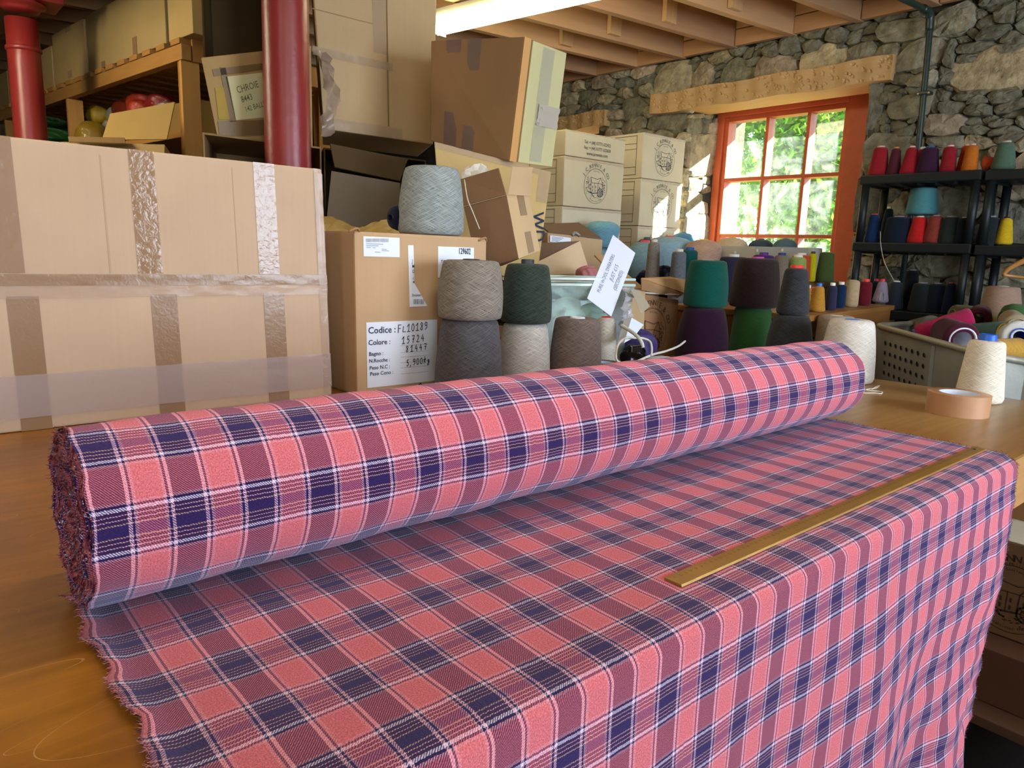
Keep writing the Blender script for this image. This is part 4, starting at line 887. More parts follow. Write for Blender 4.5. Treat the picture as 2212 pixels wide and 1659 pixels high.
for s_, x, y, h_ in (('Codice :', 794, 721, 20), ('Colore :', 794, 746, 16), ('Bagno :', 795, 769, 12), ('N.Rocche :', 795, 784, 11.5), ('Peso N.C :', 796, 799, 11.5), ('Peso Cono :', 797, 812, 11.5)): ik.text(s_, gx(x, y), gv(x, y), h_*pz, .012)
for py in (742, 757, 767, 779, 790, 803): ik.stroke([(0, 0), (74*pz, 0)], .4*pz, gx(863, py+5), gv(863, py+5))
ik.text('129602', gx(991, 548), gv(991, 548), 19*pz, .012, sx=.62); ik.text('TO', gx(953, 568), gv(953, 568), 10*pz, .01)
for s_, x, y, h_ in (('J', 891, 568, 11), ('M', 891, 579, 11), ('O', 891, 590, 11), ('K', 892, 604, 7), ('M', 892, 612, 8), ('Document', 890, 640, 7.5)): ik.text(s_, gx(x, y), gv(x, y), h_*pz, .01, sx=.7)
rs = np.random.default_rng(2)
def bars(x0, x1, y0, y1, n_, wmax=1.4):
    for i in range(n_): x = x0+(x1-x0)*i/n_; ik.stroke([(0, 0), (0, -(y1-y0)*pz)], rs.uniform(.5, wmax)*pz, gx(x, y0), gv(x, y0))
bars(893.5, 917, 646.5, 657, 13)
ik.done('printed_text', '33364A', t)['kind'] = 'stuff'
ik = Ink(f, .0022); bars(793, 842, 516, 523, 26, 1)
for a, b_, y in ((793, 833, 527), (793, 821, 531), (793, 803, 535), (807, 813, 536), (811, 824, 545), (826, 843, 542), (826, 838, 539)): ik.stroke([(0, 0), ((b_-a)*pz, 0)], 1.3*pz, gx(a, y), gv(a, y))
ik.done('faint_print', '9AA2AC', lbB)
# handwriting, pen strokes digit by digit
PEN = {'F': [[(0, 0), (.05, 1)], [(0.05, 1), (.6, 1)], [(.03, .55), (.45, .55)]], 'L': [[(.15, .75), (0, .05), (.6, .05)]], '1': [[(0, .65), (.38, 1), (.28, .03)], [(0, 0), (.62, .05)]], '0': [[(.3, 1), (.05, .75), (0, .3), (.2, 0), (.45, .1), (.55, .6), (.3, 1)]],
       '8': [[(.5, .85), (.25, 1), (.08, .8), (.4, .45), (.45, .12), (.2, 0), (.05, .2), (.45, .62), (.5, .85)]], '9': [[(.48, .9), (.2, 1), (.03, .75), (.2, .5), (.48, .65), (.5, .95), (.48, .3), (.15, 0)]], '5': [[(.5, 1), (.15, .95), (.08, .55), (.35, .6), (.45, .3), (.25, 0), (0, .05)]],
       '7': [[(0, .95), (.5, 1), (.25, 0)], [(.1, .5), (.5, .52)]], '2': [[(.05, .8), (.25, 1), (.45, .8), (.3, .4), (0, 0), (.55, .03)]], '4': [[(.3, 1), (.0, .4), (.5, .4)], [(.4, .7), (.38, 0)]], ',': [[(.1, .1), (-.05, -.25)]],
       'k': [[(.25, 1.15), (.05, 0)], [(-.15, .6), (.5, .75)], [(.5, .75), (.12, .4), (.45, .15)]], 'g': [[(.42, .5), (.15, .55), (.08, .25), (.3, .2), (.45, .5), (.35, -.2), (.1, -.35), (.05, -.1), (.5, .2)]]}
ik = Ink(f, .0024)
def hand(s_, px, py, adv, h_, slope=-.06):
    x = 0
    for ch in s_:
        for st in PEN[ch]: ik.stroke([((x+a*h_*.75)*pz, (b_*h_-slope*x)*pz) for a, b_ in st], 1.55*pz, gx(px, py), gv(px, py))
        x += adv*(.75 if ch == ',' else 1)
hand('FL10189', 859, 719, 11.4, 17); hand('15724', 867, 743, 12.6, 16); hand('81447', 875, 761, 12.0, 14); hand('5,900kg', 876, 791, 9.6, 14)
ik.done('handwriting', '15182C', lbA)
ik = Ink(f); ik.text('p.s.', gx(897, 833), gv(897, 833), 24*pz, .01, rot=-.7, shear=.3); ik.done('printed_text', '2A1C14', t)
sf = side_face(q, (0, .36, 0)); sf.patch('packing_tape', .0, .30, 1, .36, brown_t, t, off=.001) if 0 else None
# torn corner scraps
for px, py in ((770, 497), (1046, 517)):
    p = ony(px, py, Y2); tube('torn_corner', curve_pts([p+V3(-.02, .0, -.004), p+V3(0, -.004, .004), p+V3(.012, .006, -.006)], 4), .003, card('A57E55'), t, 6)
# kraft paper and navy cone on and behind it
t = thing('kraft_paper', 'crumpled yellowish kraft paper lying behind the labelled carton', 'paper', (.95, 2.0, .39)); rs = np.random.default_rng(4)
V = []; nn = 16
for j in range(nn+1):
    for i in range(nn+1): V.append((.80+.42*i/nn, 1.93+.22*j/nn+rs.uniform(-.006, .006), .385+.048*math.sin(j/nn*math.pi)*(.8+.3*math.sin(i*.9))+rs.uniform(-.008, .008)))
mesh('paper_sheet', V, [(j*(nn+1)+i, j*(nn+1)+i+1, (j+1)*(nn+1)+i+1, (j+1)*(nn+1)+i) for j in range(nn) for i in range(nn)], mat('B59A58', .7, .12, 8), t)
pb_ = box('carton_body', (.80, 1.93, 0), (1.22, 2.16, .39), card('B4935F'), thing('cardboard_box', 'low carton under the kraft paper behind the labelled carton', 'box', (1.0, 2.04, 0)), .004)
gc = ony(932, 497, 1.70); s_ = depth(gc)/F
cone('large pale grey flecked yarn cone standing on the labelled carton', 931, 355, 497, 118, 141, '9FA9A8', z=.396, dep=depth((gc[0], 1.69, .396)), heather=.35, bulge=.004, coreh=.001, rnd=.016)
laid('dark navy yarn cone lying behind the pale grey one', D(846, 470, 1.97), (1, .1, 0), .034, .032, .06, '0C1230', core='0C1230', cr=.006, group=None, rnd=.022)

# tipped carton with raised flaps
cb_ = card('8E6E52'); cl_ = card('CDB086')  # shaded and lit board tones: light on this carton put into the colour
d0 = 2.10; L0, L1, L2, L3 = D(1001, 446, 2.16), D(1094, 421, 2.08), D(1120, 559, 2.08), D(1033, 583, 2.16); E1, E2 = D(1143, 424, 2.24), D(1166, 541, 2.24); bk = (D(1143, 424, 2.10)-L1)
t = thing('open_box', 'small carton tipped on its side with flaps up beside the pale grey cone', 'box', (L2+L3)/2); bb = E1-L1
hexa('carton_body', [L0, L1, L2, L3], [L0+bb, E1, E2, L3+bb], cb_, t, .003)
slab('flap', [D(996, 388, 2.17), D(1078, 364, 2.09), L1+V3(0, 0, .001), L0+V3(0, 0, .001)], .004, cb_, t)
slab('flap', [D(1105, 360, 2.09), D(1148, 362, 2.24), E1+V3(0, 0, .001), L1+V3(.002, 0, .001)], .004, cl_, t, label='flap coloured as lit')
f = Face(L1, E1, E2, L2); f.patch('lit_tone_panel', 0, 0, 1, 1, cl_, t, off=.0008, t=.0006); f.patch('packing_tape', .42, .0, .72, .34, brown_t, t, off=.002); f.patch('packing_tape', .45, .62, .72, .98, brown_t, t, off=.002)
f = Face(L0, L1, L2, L3); tube('plastic_strap', curve_pts([D(1003, 388, 2.10), D(1010, 430, 2.08), D(1020, 455, 2.07), D(1036, 495, 2.07)], 5), .0018, mat('D8D4C0', .3, .02), t, 6)
# white crumpled wrapping behind its flap
t = thing('plastic_wrap', 'crumpled white plastic wrapping poking up behind the tipped carton', 'wrapping', D(1035, 385, 2.2)); rs = np.random.default_rng(6); bm = bmesh.new(); bmesh.ops.create_icosphere(bm, subdivisions=3, radius=.045)
for v in bm.verts: v.co *= rs.uniform(.72, 1.15); v.co.x *= 1.25; v.co += Vector(D(1032, 388, 2.27))
me = bpy.data.meshes.new('wrap'); bm.to_mesh(me); bm.free(); me.materials.append(mat('E6E2D6', .3, .05)); o = bpy.data.objects.new('crumpled_film', me); C.objects.link(o); o.location = -Vector(WL[t.name]); o.parent = t

# big pale carton printed WD under the leaning one
f0, f1 = D(938, 306, 2.42), D(1190, 372, 2.50); g0, g1 = D(960, 590, 2.42), D(1160, 600, 2.50); bk = unit(V3(.66, .8, 0))*.36
ty = card('C9AE74')
t, f = carton('large pale carton with dark blue print on its side under the leaning carton', [f0, f1, g1, g0], bk, ty)
ik = Ink(f); ik.text('WD', .875, .40, .058, .01, rot=-1.35); ik.done('printed_text', '27344E', t); f.patch('packing_tape', .90, .0, 1.0, .30, tan_t, t, nu=4, nv=10, wr=.002, seed=1)
f.patch('packing_tape', .0, .0, .9, .05, tan_t, t, nu=30, nv=3, wr=.002, seed=2)
props(box('hidden_stand', (1.25, 2.34, -.9), (2.25, 2.8, 0), wood('6A4528', 0), None, 0, origin=(1.7, 2.55, -.9)), 'plain timber stand behind the table carrying the tall cartons', 'stand'); bpy.data.objects['hidden_stand'].name = 'timber_stand'
# leaning carton on it: shaded long, lit narrow side put into the colours
a0_, a1_, a2_, a3_ = D(931, 88, 2.60), D(1133, 79, 2.44), D(1100, 348, 2.44), D(929, 304, 2.60); b1_, b2_ = D(1222, 113, 2.68), D(1190, 360, 2.68)
t = thing('cardboard_box', 'tall brown carton leaning on top of the pale one near the ceiling', 'box', a2_)
br = card('93704A'); hexa('carton_body', [a0_, a1_, a2_, a3_], [a0_+(b1_-a1_), b1_, b2_, a3_+(b2_-a2_)], br, t, .004)
f = Face(a0_, a1_, a2_, a3_); f.patch('packing_tape', .18, 0, .34, 1, tape('8A7064', .6, .4, .3), t); f.patch('packing_tape', .42, 0, .56, 1, tape('8A7664', .6, .4, .3), t, off=.002)
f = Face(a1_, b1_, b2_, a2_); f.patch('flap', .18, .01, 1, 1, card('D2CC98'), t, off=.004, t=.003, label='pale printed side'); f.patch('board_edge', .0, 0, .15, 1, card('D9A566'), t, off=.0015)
f.patch('packing_tape', .42, .03, .70, .98, tape('CFCBB8', .5, .3, .2), t, off=.006, nu=3, nv=20, wr=.001, seed=3)
f.patch('torn_tape', .45, .50, .98, .68, tape('CEC4B4', .85, .3, .4), t, off=.007, nu=6, nv=6, wr=.006, seed=9)

# tall carton with a dented upper half
yb_ = 2.62; q = [ony(672, -60, yb_), ony(944, -60, yb_), ony(936, 300, yb_), ony(700, 292, yb_)]
q = [V3(p[0], yb_, p[2]) for p in q]; q[2][2] = q[3][2] = (q[2][2]+q[3][2])/2; q[0][2] = q[1][2] = min(1.50, (q[0][2]+q[1][2])/2)
ct = card('C2A67C'); t, f = carton('tall pale carton wrapped in clear tape reaching up to the joists', q, (.20, .42, 0), ct, bev=.006); zt_, zb_ = q[0][2], q[2][2]
vv = lambda px, py: (zt_-ony(px, py, yb_)[2])/(zt_-zb_); uu = lambda px, py: (ony(px, py, yb_)[0]-q[3][0])/(q[2][0]-q[3][0])
f.patch('seam_tape', uu(812, 60), 0, uu(838, 60), vv(838, 120), tan_t, t, off=.0015, nu=3, nv=20, wr=.0008, seed=1)
f.patch('board_seam', uu(839, 60), 0, uu(842, 60), 1, mat('8A6E4A', .9, .05), t, off=.001)
f.patch('packing_tape', uu(700, 262), vv(760, 262), uu(868, 262), vv(760, 286), tan_t, t, off=.003, nu=30, nv=4, wr=.003, seed=3)
f.patch('packing_tape', uu(685, 118), vv(760, 118), uu(850, 118), vv(760, 136), tan_t, t, off=.003, nu=30, nv=3, wr=.003, seed=4)
f.patch('board_crease', uu(690, 38), vv(740, 34), uu(812, 50), vv(740, 36), mat('9C8058', .9, .05), t, off=.001)
# carton with the handwritten note
yc_ = 2.55; q = [ony(434, 124, yc_), ony(672, 98, yc_), ony(676, 292, yc_), ony(469, 293, yc_)]
zbn = q[3][2]; q = [V3(p[0], yc_, p[2]) for p in q]; q[2][2] = q[3][2] = zbn; q[1][0] = q[2][0] = min(q[1][0], 1.24)
t, f = carton('carton with a pale handwritten note taped on it behind the right pillar', q, (.19, .42, 0), card('A88A58'))
def fq(*p): return [V3(ony(a, b_, yc_-.002)[0], yc_-.0025, ony(a, b_, yc_-.002)[2]) for a, b_ in p]
nt4 = fq((487, 166), (566, 157), (574, 253), (509, 260)); nts = slab('note', nt4, .001, mat('CFCB98', .7, .03), t)
nf = Face(*nt4); ik = Ink(nf, .0025); ik.text('CHROIE', .22, .40, .030, .004, rot=.14, shear=.1, sx=.75); ik.text('8443', .30, .62, .028, .004, rot=.14, shear=.1, sx=.75); ik.text('142 BALLS', .36, .84, .024, .004, rot=.14, shear=.1, sx=.72); ik.done('handwriting', '6A6A50', nts)
for a, b_, c, d in (((474, 145), (487, 146), (510, 262), (497, 264)), ((458, 150), (572, 136), (572, 150), (462, 165)), ((470, 262), (600, 258), (600, 292), (474, 294))): slab('packing_tape', [p-V3(0, .0004, 0) for p in fq(a, b_, c, d)], .0006, tape('836638', .75, .45, .4), t)
slab('paper_patch', fq((464, 190), (487, 188), (497, 258), (472, 258)), .0008, mat('A88C3A', .7, .1), t)
# hanging twist of loose tape on its corner
V = []; rs = np.random.default_rng(12)
for i in range(15):
    z = 1-i/14; p = D(676+ (30*math.sin((1-z)*math.pi*.9)), 108+185*(1-z), 2.58)
    for j in range(5): V.append(p+V3(.012*j+rs.uniform(-.008, .008), -.02*math.sin(j*1.7+i)+rs.uniform(-.008, .008), rs.uniform(-.004, .004)))
tt = thing('loose_tape', 'twisted bunch of loose clear tape hanging beside the right pillar', 'tape', D(690, 290, 2.58))
mesh('tape_strip', V, [(i*5+j, i*5+j+1, (i+1)*5+j+1, (i+1)*5+j) for i in range(14) for j in range(4)], tape('A08A78', .8, .12, .6), tt, smooth=True)
# open carton up behind (dark inside) and the open-fronted ones below
def open_front(label, x0, x1, y0, y1, z0, z1, m, name='open_box', flap=None, k=.42):
    t = thing(name, label, 'box', ((x0+x1)/2, (y0+y1)/2, z0)); w_ = .006
    def bx_(nm, a, b_, c, d, e, g): S = lambda x, y, z: (x+(y-y0)*k, y, z); hexa(nm, [S(a, c, e), S(b_, c, e), S(b_, d, e), S(a, d, e)], [S(a, c, g), S(b_, c, g), S(b_, d, g), S(a, d, g)], m, t)
    bx_('bottom_panel', x0, x1, y0, y1, z0, z0+w_); bx_('top_panel', x0, x1, y0, y1, z1-w_, z1); bx_('side_panel', x0, x0+w_, y0, y1, z0+w_, z1-w_); bx_('side_panel', x1-w_, x1, y0, y1, z0+w_, z1-w_); bx_('back_panel', x0+w_, x1-w_, y1-w_, y1, z0+w_, z1-w_)
    if flap: slab('flap', flap, .005, m, t)
    return t
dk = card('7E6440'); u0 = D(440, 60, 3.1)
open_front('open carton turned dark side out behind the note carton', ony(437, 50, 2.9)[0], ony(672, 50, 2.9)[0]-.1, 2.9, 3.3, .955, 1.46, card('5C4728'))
zz0 = zbn
fa, fb = ony(712, 312, 2.46), ony(880, 345, 2.46); fc, fd = ony(862, 392, 2.42), ony(722, 362, 2.42)
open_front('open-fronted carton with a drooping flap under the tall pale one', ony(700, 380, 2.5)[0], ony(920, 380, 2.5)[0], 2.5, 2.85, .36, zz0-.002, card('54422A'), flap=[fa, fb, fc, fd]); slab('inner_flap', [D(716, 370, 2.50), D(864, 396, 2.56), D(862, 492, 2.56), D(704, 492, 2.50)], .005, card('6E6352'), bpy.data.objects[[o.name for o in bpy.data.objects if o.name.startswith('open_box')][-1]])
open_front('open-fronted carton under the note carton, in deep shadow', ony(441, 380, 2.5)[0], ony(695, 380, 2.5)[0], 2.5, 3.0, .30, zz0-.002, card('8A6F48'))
props(box('timber_stand', (.78, 2.52, -.9), (1.22, 3.00, .298), wood('6A4528', 0), None, 0, origin=(.95, 2.9, -.9)), 'timber stand hidden behind the big carton, under the shadowed open one', 'stand')

# ------------------------------------------------------------------ timber rack at the left
dR = unit(V3(-.116, .993, 0)); nR = V3(dR[1], -dR[0], 0); P0 = V3(1.13, 3.684, 0)   # along the rack / towards its back
def proj(p): c = R.T@(np.array(p)-CAM); return PP[0]+F*c[0]/c[2], PP[1]+F*c[1]/c[2]
def Lpx(px, z=1.25): return min(np.arange(-.2, 4.5, .005), key=lambda L: abs(proj(P0+dR*L+V3(0, 0, z))[0]-px))
def rp(L, n_, z): p = P0+dR*L+nR*n_; return V3(p[0], p[1], z)
def rbox(name, L0, L1, n0, n1, z0, z1, m, parent, bev=.003, **k):
    return hexa(name, [rp(L0, n0, z0), rp(L1, n0, z0), rp(L1, n1, z0), rp(L0, n1, z0)], [rp(L0, n0, z1), rp(L1, n0, z1), rp(L1, n1, z1), rp(L0, n1, z1)], m, parent, bev, **k)
rk = thing('timber_rack', 'timber pallet rack full of bagged yarn and cartons at the left', 'rack', rp(1.5, .4, -.9))
rw_ = wood('A87434', 2, .6, .25); rwy = wood('B08040', 1, .6, .25)
ZT = 1.262; SH = .86
LP = [0, Lpx(143), 2.95]
for L in LP:
    rbox('post', L, L+.022, 0, .085, -.9, ZT-.10, wood('C79650', 2, .6, .2), rk); rbox('post', L+.022, L+.05, .005, .082, -.9, ZT-.10, rw_, rk); rbox('post', L, L+.05, .72, .80, -.9, ZT-.10, rw_, rk)
for a, b_ in zip(LP, LP[1:]+[3.9]): pass
rbox('beam', -.01, 3.9, 0, .045, ZT-.098, ZT-.030, rwy, rk); rbox('beam', -.01, 3.9, .755, .80, ZT-.098, ZT-.030, rwy, rk)
rbox('end_board', -.012, .01, .05, .80, ZT-.10, ZT-.0, rw_, rk)
L = 0.0
while L < 3.8: rbox('deck_slat', L, L+.095, -.004, .80, ZT-.028, ZT-.003, rwy, rk); L += .165
rbox('shelf_board', .05, 3.9, .01, .79, SH-.03, SH, rwy, rk)
rbox('back_board', .0, 3.9, .80, .815, .3, ZT-.1, wood('5C4020', 1, .8), rk)
pc = ['B39A66', 'AA9464', 'B89E6C', 'BCA272', 'B49A68']
edges = [(356, 441), (183, 352), (111, 180), (82, 109)]
for i, (a, b_) in enumerate(edges):
    l0, l1 = Lpx(b_, 1.4), Lpx(a, 1.4); l0 = max(l0, -.12); z1 = (1.56, 1.56, 1.555, 1.50)[i]
    lb = ['pale carton at the right end of the top row on the rack', 'wide pale carton on top of the rack, second from its right end', 'pale carton with clear tape on the rack, right of the narrow one', 'narrow pale carton on the rack just right of the far pillar'][i]
    t = thing('cardboard_box', lb, 'box', rp((l0+l1)/2, .3, ZT)); rbox('carton_body', l0+.006, l1-.006, .01, .60, ZT-.002, z1, card(pc[i]), t, .004)
    if i == 2:
        ff = Face(rp(l1, .009, z1), rp(l0, .009, z1), rp(l0, .009, ZT), rp(l1, .009, ZT)); ff.patch('packing_tape', .45, 0, .62, .1, clear_t, t); ff.patch('packing_tape', .44, .82, .56, .96, clear_t, t)
    if i == 1:
        ff = Face(rp(l1, .009, z1), rp(l0, .009, z1), rp(l0, .009, ZT), rp(l1, .009, ZT)); ff.patch('packing_tape', .62, .72, .67, 1, brown_t, t); ff.patch('packing_tape', .20, .90, .25, 1, brown_t, t)
for i, (a, b_) in enumerate(((17, 26), (-30, 15))):
    l0, l1 = (2.56, 2.86) if i == 0 else (2.88, 3.5)
    t = thing('cardboard_box', ('carton on the far end of the rack just left of the far pillar', 'farthest carton on the rack, at the left edge of the picture')[i], 'box', rp((l0+l1)/2, .3, ZT)); rbox('carton_body', l0, l1, .02, .6, ZT-.002, (1.50, 1.49)[i], card(pc[i]), t, .004)
l0, l1 = Lpx(79, 1.4)+.005, 2.54
t = thing('cardboard_box', 'carton on the rack hidden mostly behind the far pillar', 'box', rp((l0+l1)/2, .3, ZT)); rbox('carton_body', l0, l1, .02, .6, ZT-.002, 1.50, card(pc[2]), t, .004)

# bagged yarn: crumpled glossy bags
def bagm(col, film=.25):
    key = ('bag', col)
    if key in MC: return MC[key]
    m, nt, b, n, l = nodes('bagged_yarn'); c = lin(col); b.inputs['Base Color'].default_value = (*c, 1); b.inputs['Roughness'].default_value = .6
    b.inputs['Coat Weight'].default_value = 1; b.inputs['Coat Roughness'].default_value = .08
    tc = n.new('ShaderNodeTexCoord'); nz = n.new('ShaderNodeTexNoise'); nz.inputs['Scale'].default_value = 14; nz.inputs['Detail'].default_value = 3; nz.inputs['Distortion'].default_value = 2; l.new(tc.outputs['Object'], nz.inputs[0])
    bp = n.new('ShaderNodeBump'); bp.inputs['Strength'].default_value = .9; bp.inputs['Distance'].default_value = .02; l.new(nz.outputs[0], bp.inputs['Height']); l.new(bp.outputs[0], b.inputs['Coat Normal'])
    MC[key] = m; return m
def bag(label, c, r, col, seed, cat='bag', name='yarn_bag', group=None, lump=.16, m=None, parts=True):
    t = thing(name, label, cat, (c[0], c[1], c[2]-r[2]), group); rs = np.random.default_rng(seed); bm = bmesh.new(); bmesh.ops.create_icosphere(bm, subdivisions=4, radius=1); k = rs.uniform(2, 4.5, (6, 3)); ph = rs.uniform(0, 6, 6)
    for v in bm.verts:
        p = np.array(v.co); d = 1+lump*sum(math.sin(np.dot(k[i], p)*1.3+ph[i]) for i in range(6))/2.4; p = np.sign(p)*np.abs(p)**.85*d*np.array(r)
        v.co = Vector((p[0], p[1], max(p[2], -r[2])+r[2]))
    me = bpy.data.meshes.new('bag'); bm.to_mesh(me); bm.free(); me.materials.append(m or bagm(col)); me.polygons.foreach_set('use_smooth', [True]*len(me.polygons))
    o = bpy.data.objects.new('bag_body', me); C.objects.link(o); o.parent = t; WL[o.name] = WL[t.name]
    return t
def at_rack(px, n_, z): L = min(np.arange(-.1, 4, .01), key=lambda L: abs(proj(rp(L, n_, z))[0]-px)); return rp(L, n_, z)
c = at_rack(122, .16, .90); bag('lowest green plastic bag of yarn on the rack shelf', (c[0], c[1], SH+.06), (.12, .12, .06), '1E5A22', 1)
bag('middle green plastic bag of yarn stacked on the rack shelf', (c[0]+.01, c[1], SH+.17), (.11, .11, .05), '24682A', 2)
bag('topmost, dark green plastic bag of yarn on the rack shelf', (c[0], c[1], SH+.255), (.11, .11, .035), '174A20', 3)
c = at_rack(200, .10, .9); bag('lower mustard yellow ball of bagged yarn in the rack', (c[0], c[1], SH+.09), (.085, .085, .09), 'B08E1E', 4, lump=.06)
c = at_rack(216, .20, 1.0); bag('upper mustard yellow ball of bagged yarn in the rack', (c[0], c[1], SH+.24), (.07, .075, .06), 'B59422', 5, lump=.06)
bag('clear plastic bag of white yarn between the yellow ball and carton flap', tuple(at_rack(246, .22, .9)[:2])+(SH+.10,), (.05, .06, .10), 'B4B0A4', 6, lump=.2)
for i, (px, col, lb) in enumerate(((252, 'A8B0A0', 'clear bag end beside the red bagged yarn'), (278, 'DC4A1C', 'bright red bagged yarn, left ball on the rack'), (312, 'C43A1C', 'red bagged yarn, middle ball on the rack'), (345, '8E1C18', 'dark red bagged yarn, right ball on the rack'))):
    p = at_rack(px, .24, 1.07); bag(lb, (p[0], p[1], 1.09), ((.05, .085, .09, .07)[i], .09, (.055, .07, .07, .06)[i]), col, 20+i, lump=.10)
bag('pale wrapped bundle right of the red bagged yarn', tuple(at_rack(368, .25, 1.0)[:2])+(1.045,), (.07, .08, .05), '8A6E68', 31)
p = at_rack(320, .26, .95); t = thing('cardboard_box', 'carton standing in the rack under the red bagged yarn', 'box', (p[0], p[1], SH)); rbox('carton_body', .10, .98, .10, .5, SH, 1.02, card('8A6E3C'), t)
qd = [D(240, 247, 3.35), D(379, 222, 3.15), D(362, 302, 3.10), D(222, 303, 3.32)]
t = thing('open_box', 'open carton in front of the rack with one broad flap standing up', 'box', ((qd[2]+qd[3])/2)-V3(0, 0, .12)); slab('flap', qd, .005, card('A0854E'), t)
ob = [D(130, 306, 3.15), D(356, 312, 2.95), D(352, 420, 2.95), D(134, 420, 3.15)]; hexa('carton_body', ob, [p+V3(.1, .28, 0) for p in ob], card('A58A5C'), t, .003)
slab('flap', [D(148, 297, 3.1), D(270, 299, 3.0), D(272, 311, 2.96), D(150, 308, 3.06)], .004, card('7E6440'), t)
pb2 = box('timber_stand', (.2, 2.62, -.9), (.68, 3.4, .60), wood('6A4528', 0), None, 0, origin=(.45, 3, -.9)); props(pb2, 'timber stand hidden behind the big carton, under the flapped one', 'stand')
for o in (pb2,): pass

# ------------------------------------------------------------------ benches and cabinet by the window
bw = wood('7A5430', 0, .6, .25)
def bench(name, label, x0, x1, y0, y1, z, m, cat='bench'):
    t = thing(name, label, cat, ((x0+x1)/2, (y0+y1)/2, -.9)); box('bench_top', (x0, y0, z-.03), (x1, y1, z), m, t, .003)
    for x in (x0+.02, x1-.08):
        for y in (y0+.02, y1-.08): box('leg', (x, y, -.9), (x+.06, y+.06, z-.03), m, t)
    return t
bench('work_bench', 'low bench carrying the left stack of printed cartons', 2.62, 3.52, 2.42, 4.5, .03, bw)
bench('work_bench', 'low bench against the stone wall under the right stack of cartons', 3.56, 4.09, 3.04, 4.2, .0, bw)
bench('work_bench', 'bench under the window carrying the big cones of yarn', 3.53, 4.08, 1.90, 3.02, .25, bw)
# oak cabinet
cA, cB = V3(3.50, 1.405, 0), V3(2.47, 1.27, 0); cdir = unit(cA-cB); cn = V3(-cdir[1], cdir[0], 0); CZ = .17
cab = thing('wooden_cabinet', 'honey brown panelled wooden cabinet with a row of slim cones on top', 'cabinet', (cA+cB)/2+cn*.3-V3(0, 0, .9)); ok = wood('93642F', 0, .45, .22); okv = wood('8A5C2C', 2, .45, .22)
def cbx(name, a, b_, n0, n1, z0, z1, m, bev=.003): return hexa(name, [cB+cdir*a+cn*n0+V3(0, 0, z0), cB+cdir*b_+cn*n0+V3(0, 0, z0), cB+cdir*b_+cn*n1+V3(0, 0, z0), cB+cdir*a+cn*n1+V3(0, 0, z0)], [cB+cdir*a+cn*n0+V3(0, 0, z1), cB+cdir*b_+cn*n0+V3(0, 0, z1), cB+cdir*b_+cn*n1+V3(0, 0, z1), cB+cdir*a+cn*n1+V3(0, 0, z1)], m, cab, bev)
CL = np.linalg.norm(cA-cB)
cbx('cabinet_top', -.01, CL+.01, -.012, .55, CZ-.022, CZ, ok)
cbx('carcass', 0, CL, .02, .54, -.88, CZ-.022, okv)
cbx('top_rail', .0, CL, 0, .02, CZ-.085, CZ-.022, ok); cbx('rail', .0, CL, 0, .02, CZ-.15, CZ-.09, ok)
for a in (0, CL*.5-.025, CL-.05): cbx('stile', a, a+.05, -.001, .02, -.88, CZ-.152, okv)
for a in (.05, CL*.5+.025): cbx('door', a+.004, a+CL*.5-.08, .004, .018, -.86, CZ-.158, ok); cbx('door_panel', a+.06, a+CL*.5-.13, -.003, .004, -.80, CZ-.21, ok)
# stacks of printed cartons
def rennie(label, q, back, col, kind, ink='6A6A66', sidecol=None):
    t, f = carton(label, q, back, card(col), 'printed_box', 'cartons printed with a mill emblem', .005)
    if kind == 'emblem': emblem(f, t, .52, .54, f.Hh*.36, ink)
    if kind == 'phone':
        ik = Ink(f); h_ = f.Hh*.19
        ik.text('Tel: + (44) 01771 622422', .52, .42, h_, .01, align='c', sx=.82); ik.text('Fax: + (44) 01771 623630', .52, .64, h_, .01, align='c', sx=.82); ik.text('www.jcrennie.com', .52, .86, h_, .01, align='c', sx=.9); ik.done('printed_text', '5C5C54', t)
    sf = side_face(q, back); ik = Ink(sf)
    if kind != 'phone':
        for u0, v0, u1, v1 in ((.35, .06, .86, .92),):
            W_, H_ = sf.W*(u1-u0), sf.Hh*(v1-v0); ik.stroke([(0, 0), (W_, 0), (W_, -H_), (0, -H_), (0, 0)], .003, u0, v0)
            for v in (.2, .34, .8): ik.stroke([(0, 0), (W_, 0)], .0025, u0, v0+(v1-v0)*v)
    else:
        ik.text('Scot', .4, .3, .03, .01); ik.text('SP42a', .5, .62, .032, .01, rot=.05); ik.text('no gate', .42, .8, .026, .01)
    ik.done('side_print', '4C3A20', t)
    f.patch('packing_tape', .0, .0, 1, .06, clear_t, t, off=.003, nu=8, nv=2, wr=.002, seed=int(q[0][2]*100)); return t, f
def stack(px0, px1, X, pyl, labels, kinds, cols, backl=.34, taperz=0):
    e = onx(px0, 400, X); y = e[1]; x1 = ony(px1, 400, y)[0]; zs = [onx(px0, p, X)[2] for p in pyl]+[labels.pop('base')]
    names = labels['n']; out = []
    for i in range(len(zs)-1):
        q = [(X, y, zs[i]-.003), (x1, y, zs[i]-.003), (x1-.006, y, zs[i+1]), (X+.004, y, zs[i+1])]; out.append(rennie(names[i], q, (0, backl, 0), cols[i], kinds[i]))
    return out
stack(1217, 1346, 2.78, [278, 335, 444, 548, 640], {'base': .03, 'n': ['low topmost carton of the left printed stack, with telephone print', 'carton with a clear round mill emblem, second in the left printed stack', 'plain-faced carton, third down in the left printed stack', 'fourth carton of the left printed stack behind the light blue cones', 'lowest carton of the left printed stack, behind the open boxes']}, ['phone', 'emblem', 'plain', 'emblem', 'plain'], ['CDC0A0', 'D0C2A2', 'D4CAB0', 'D0C2A2', 'CBB892'], .42)
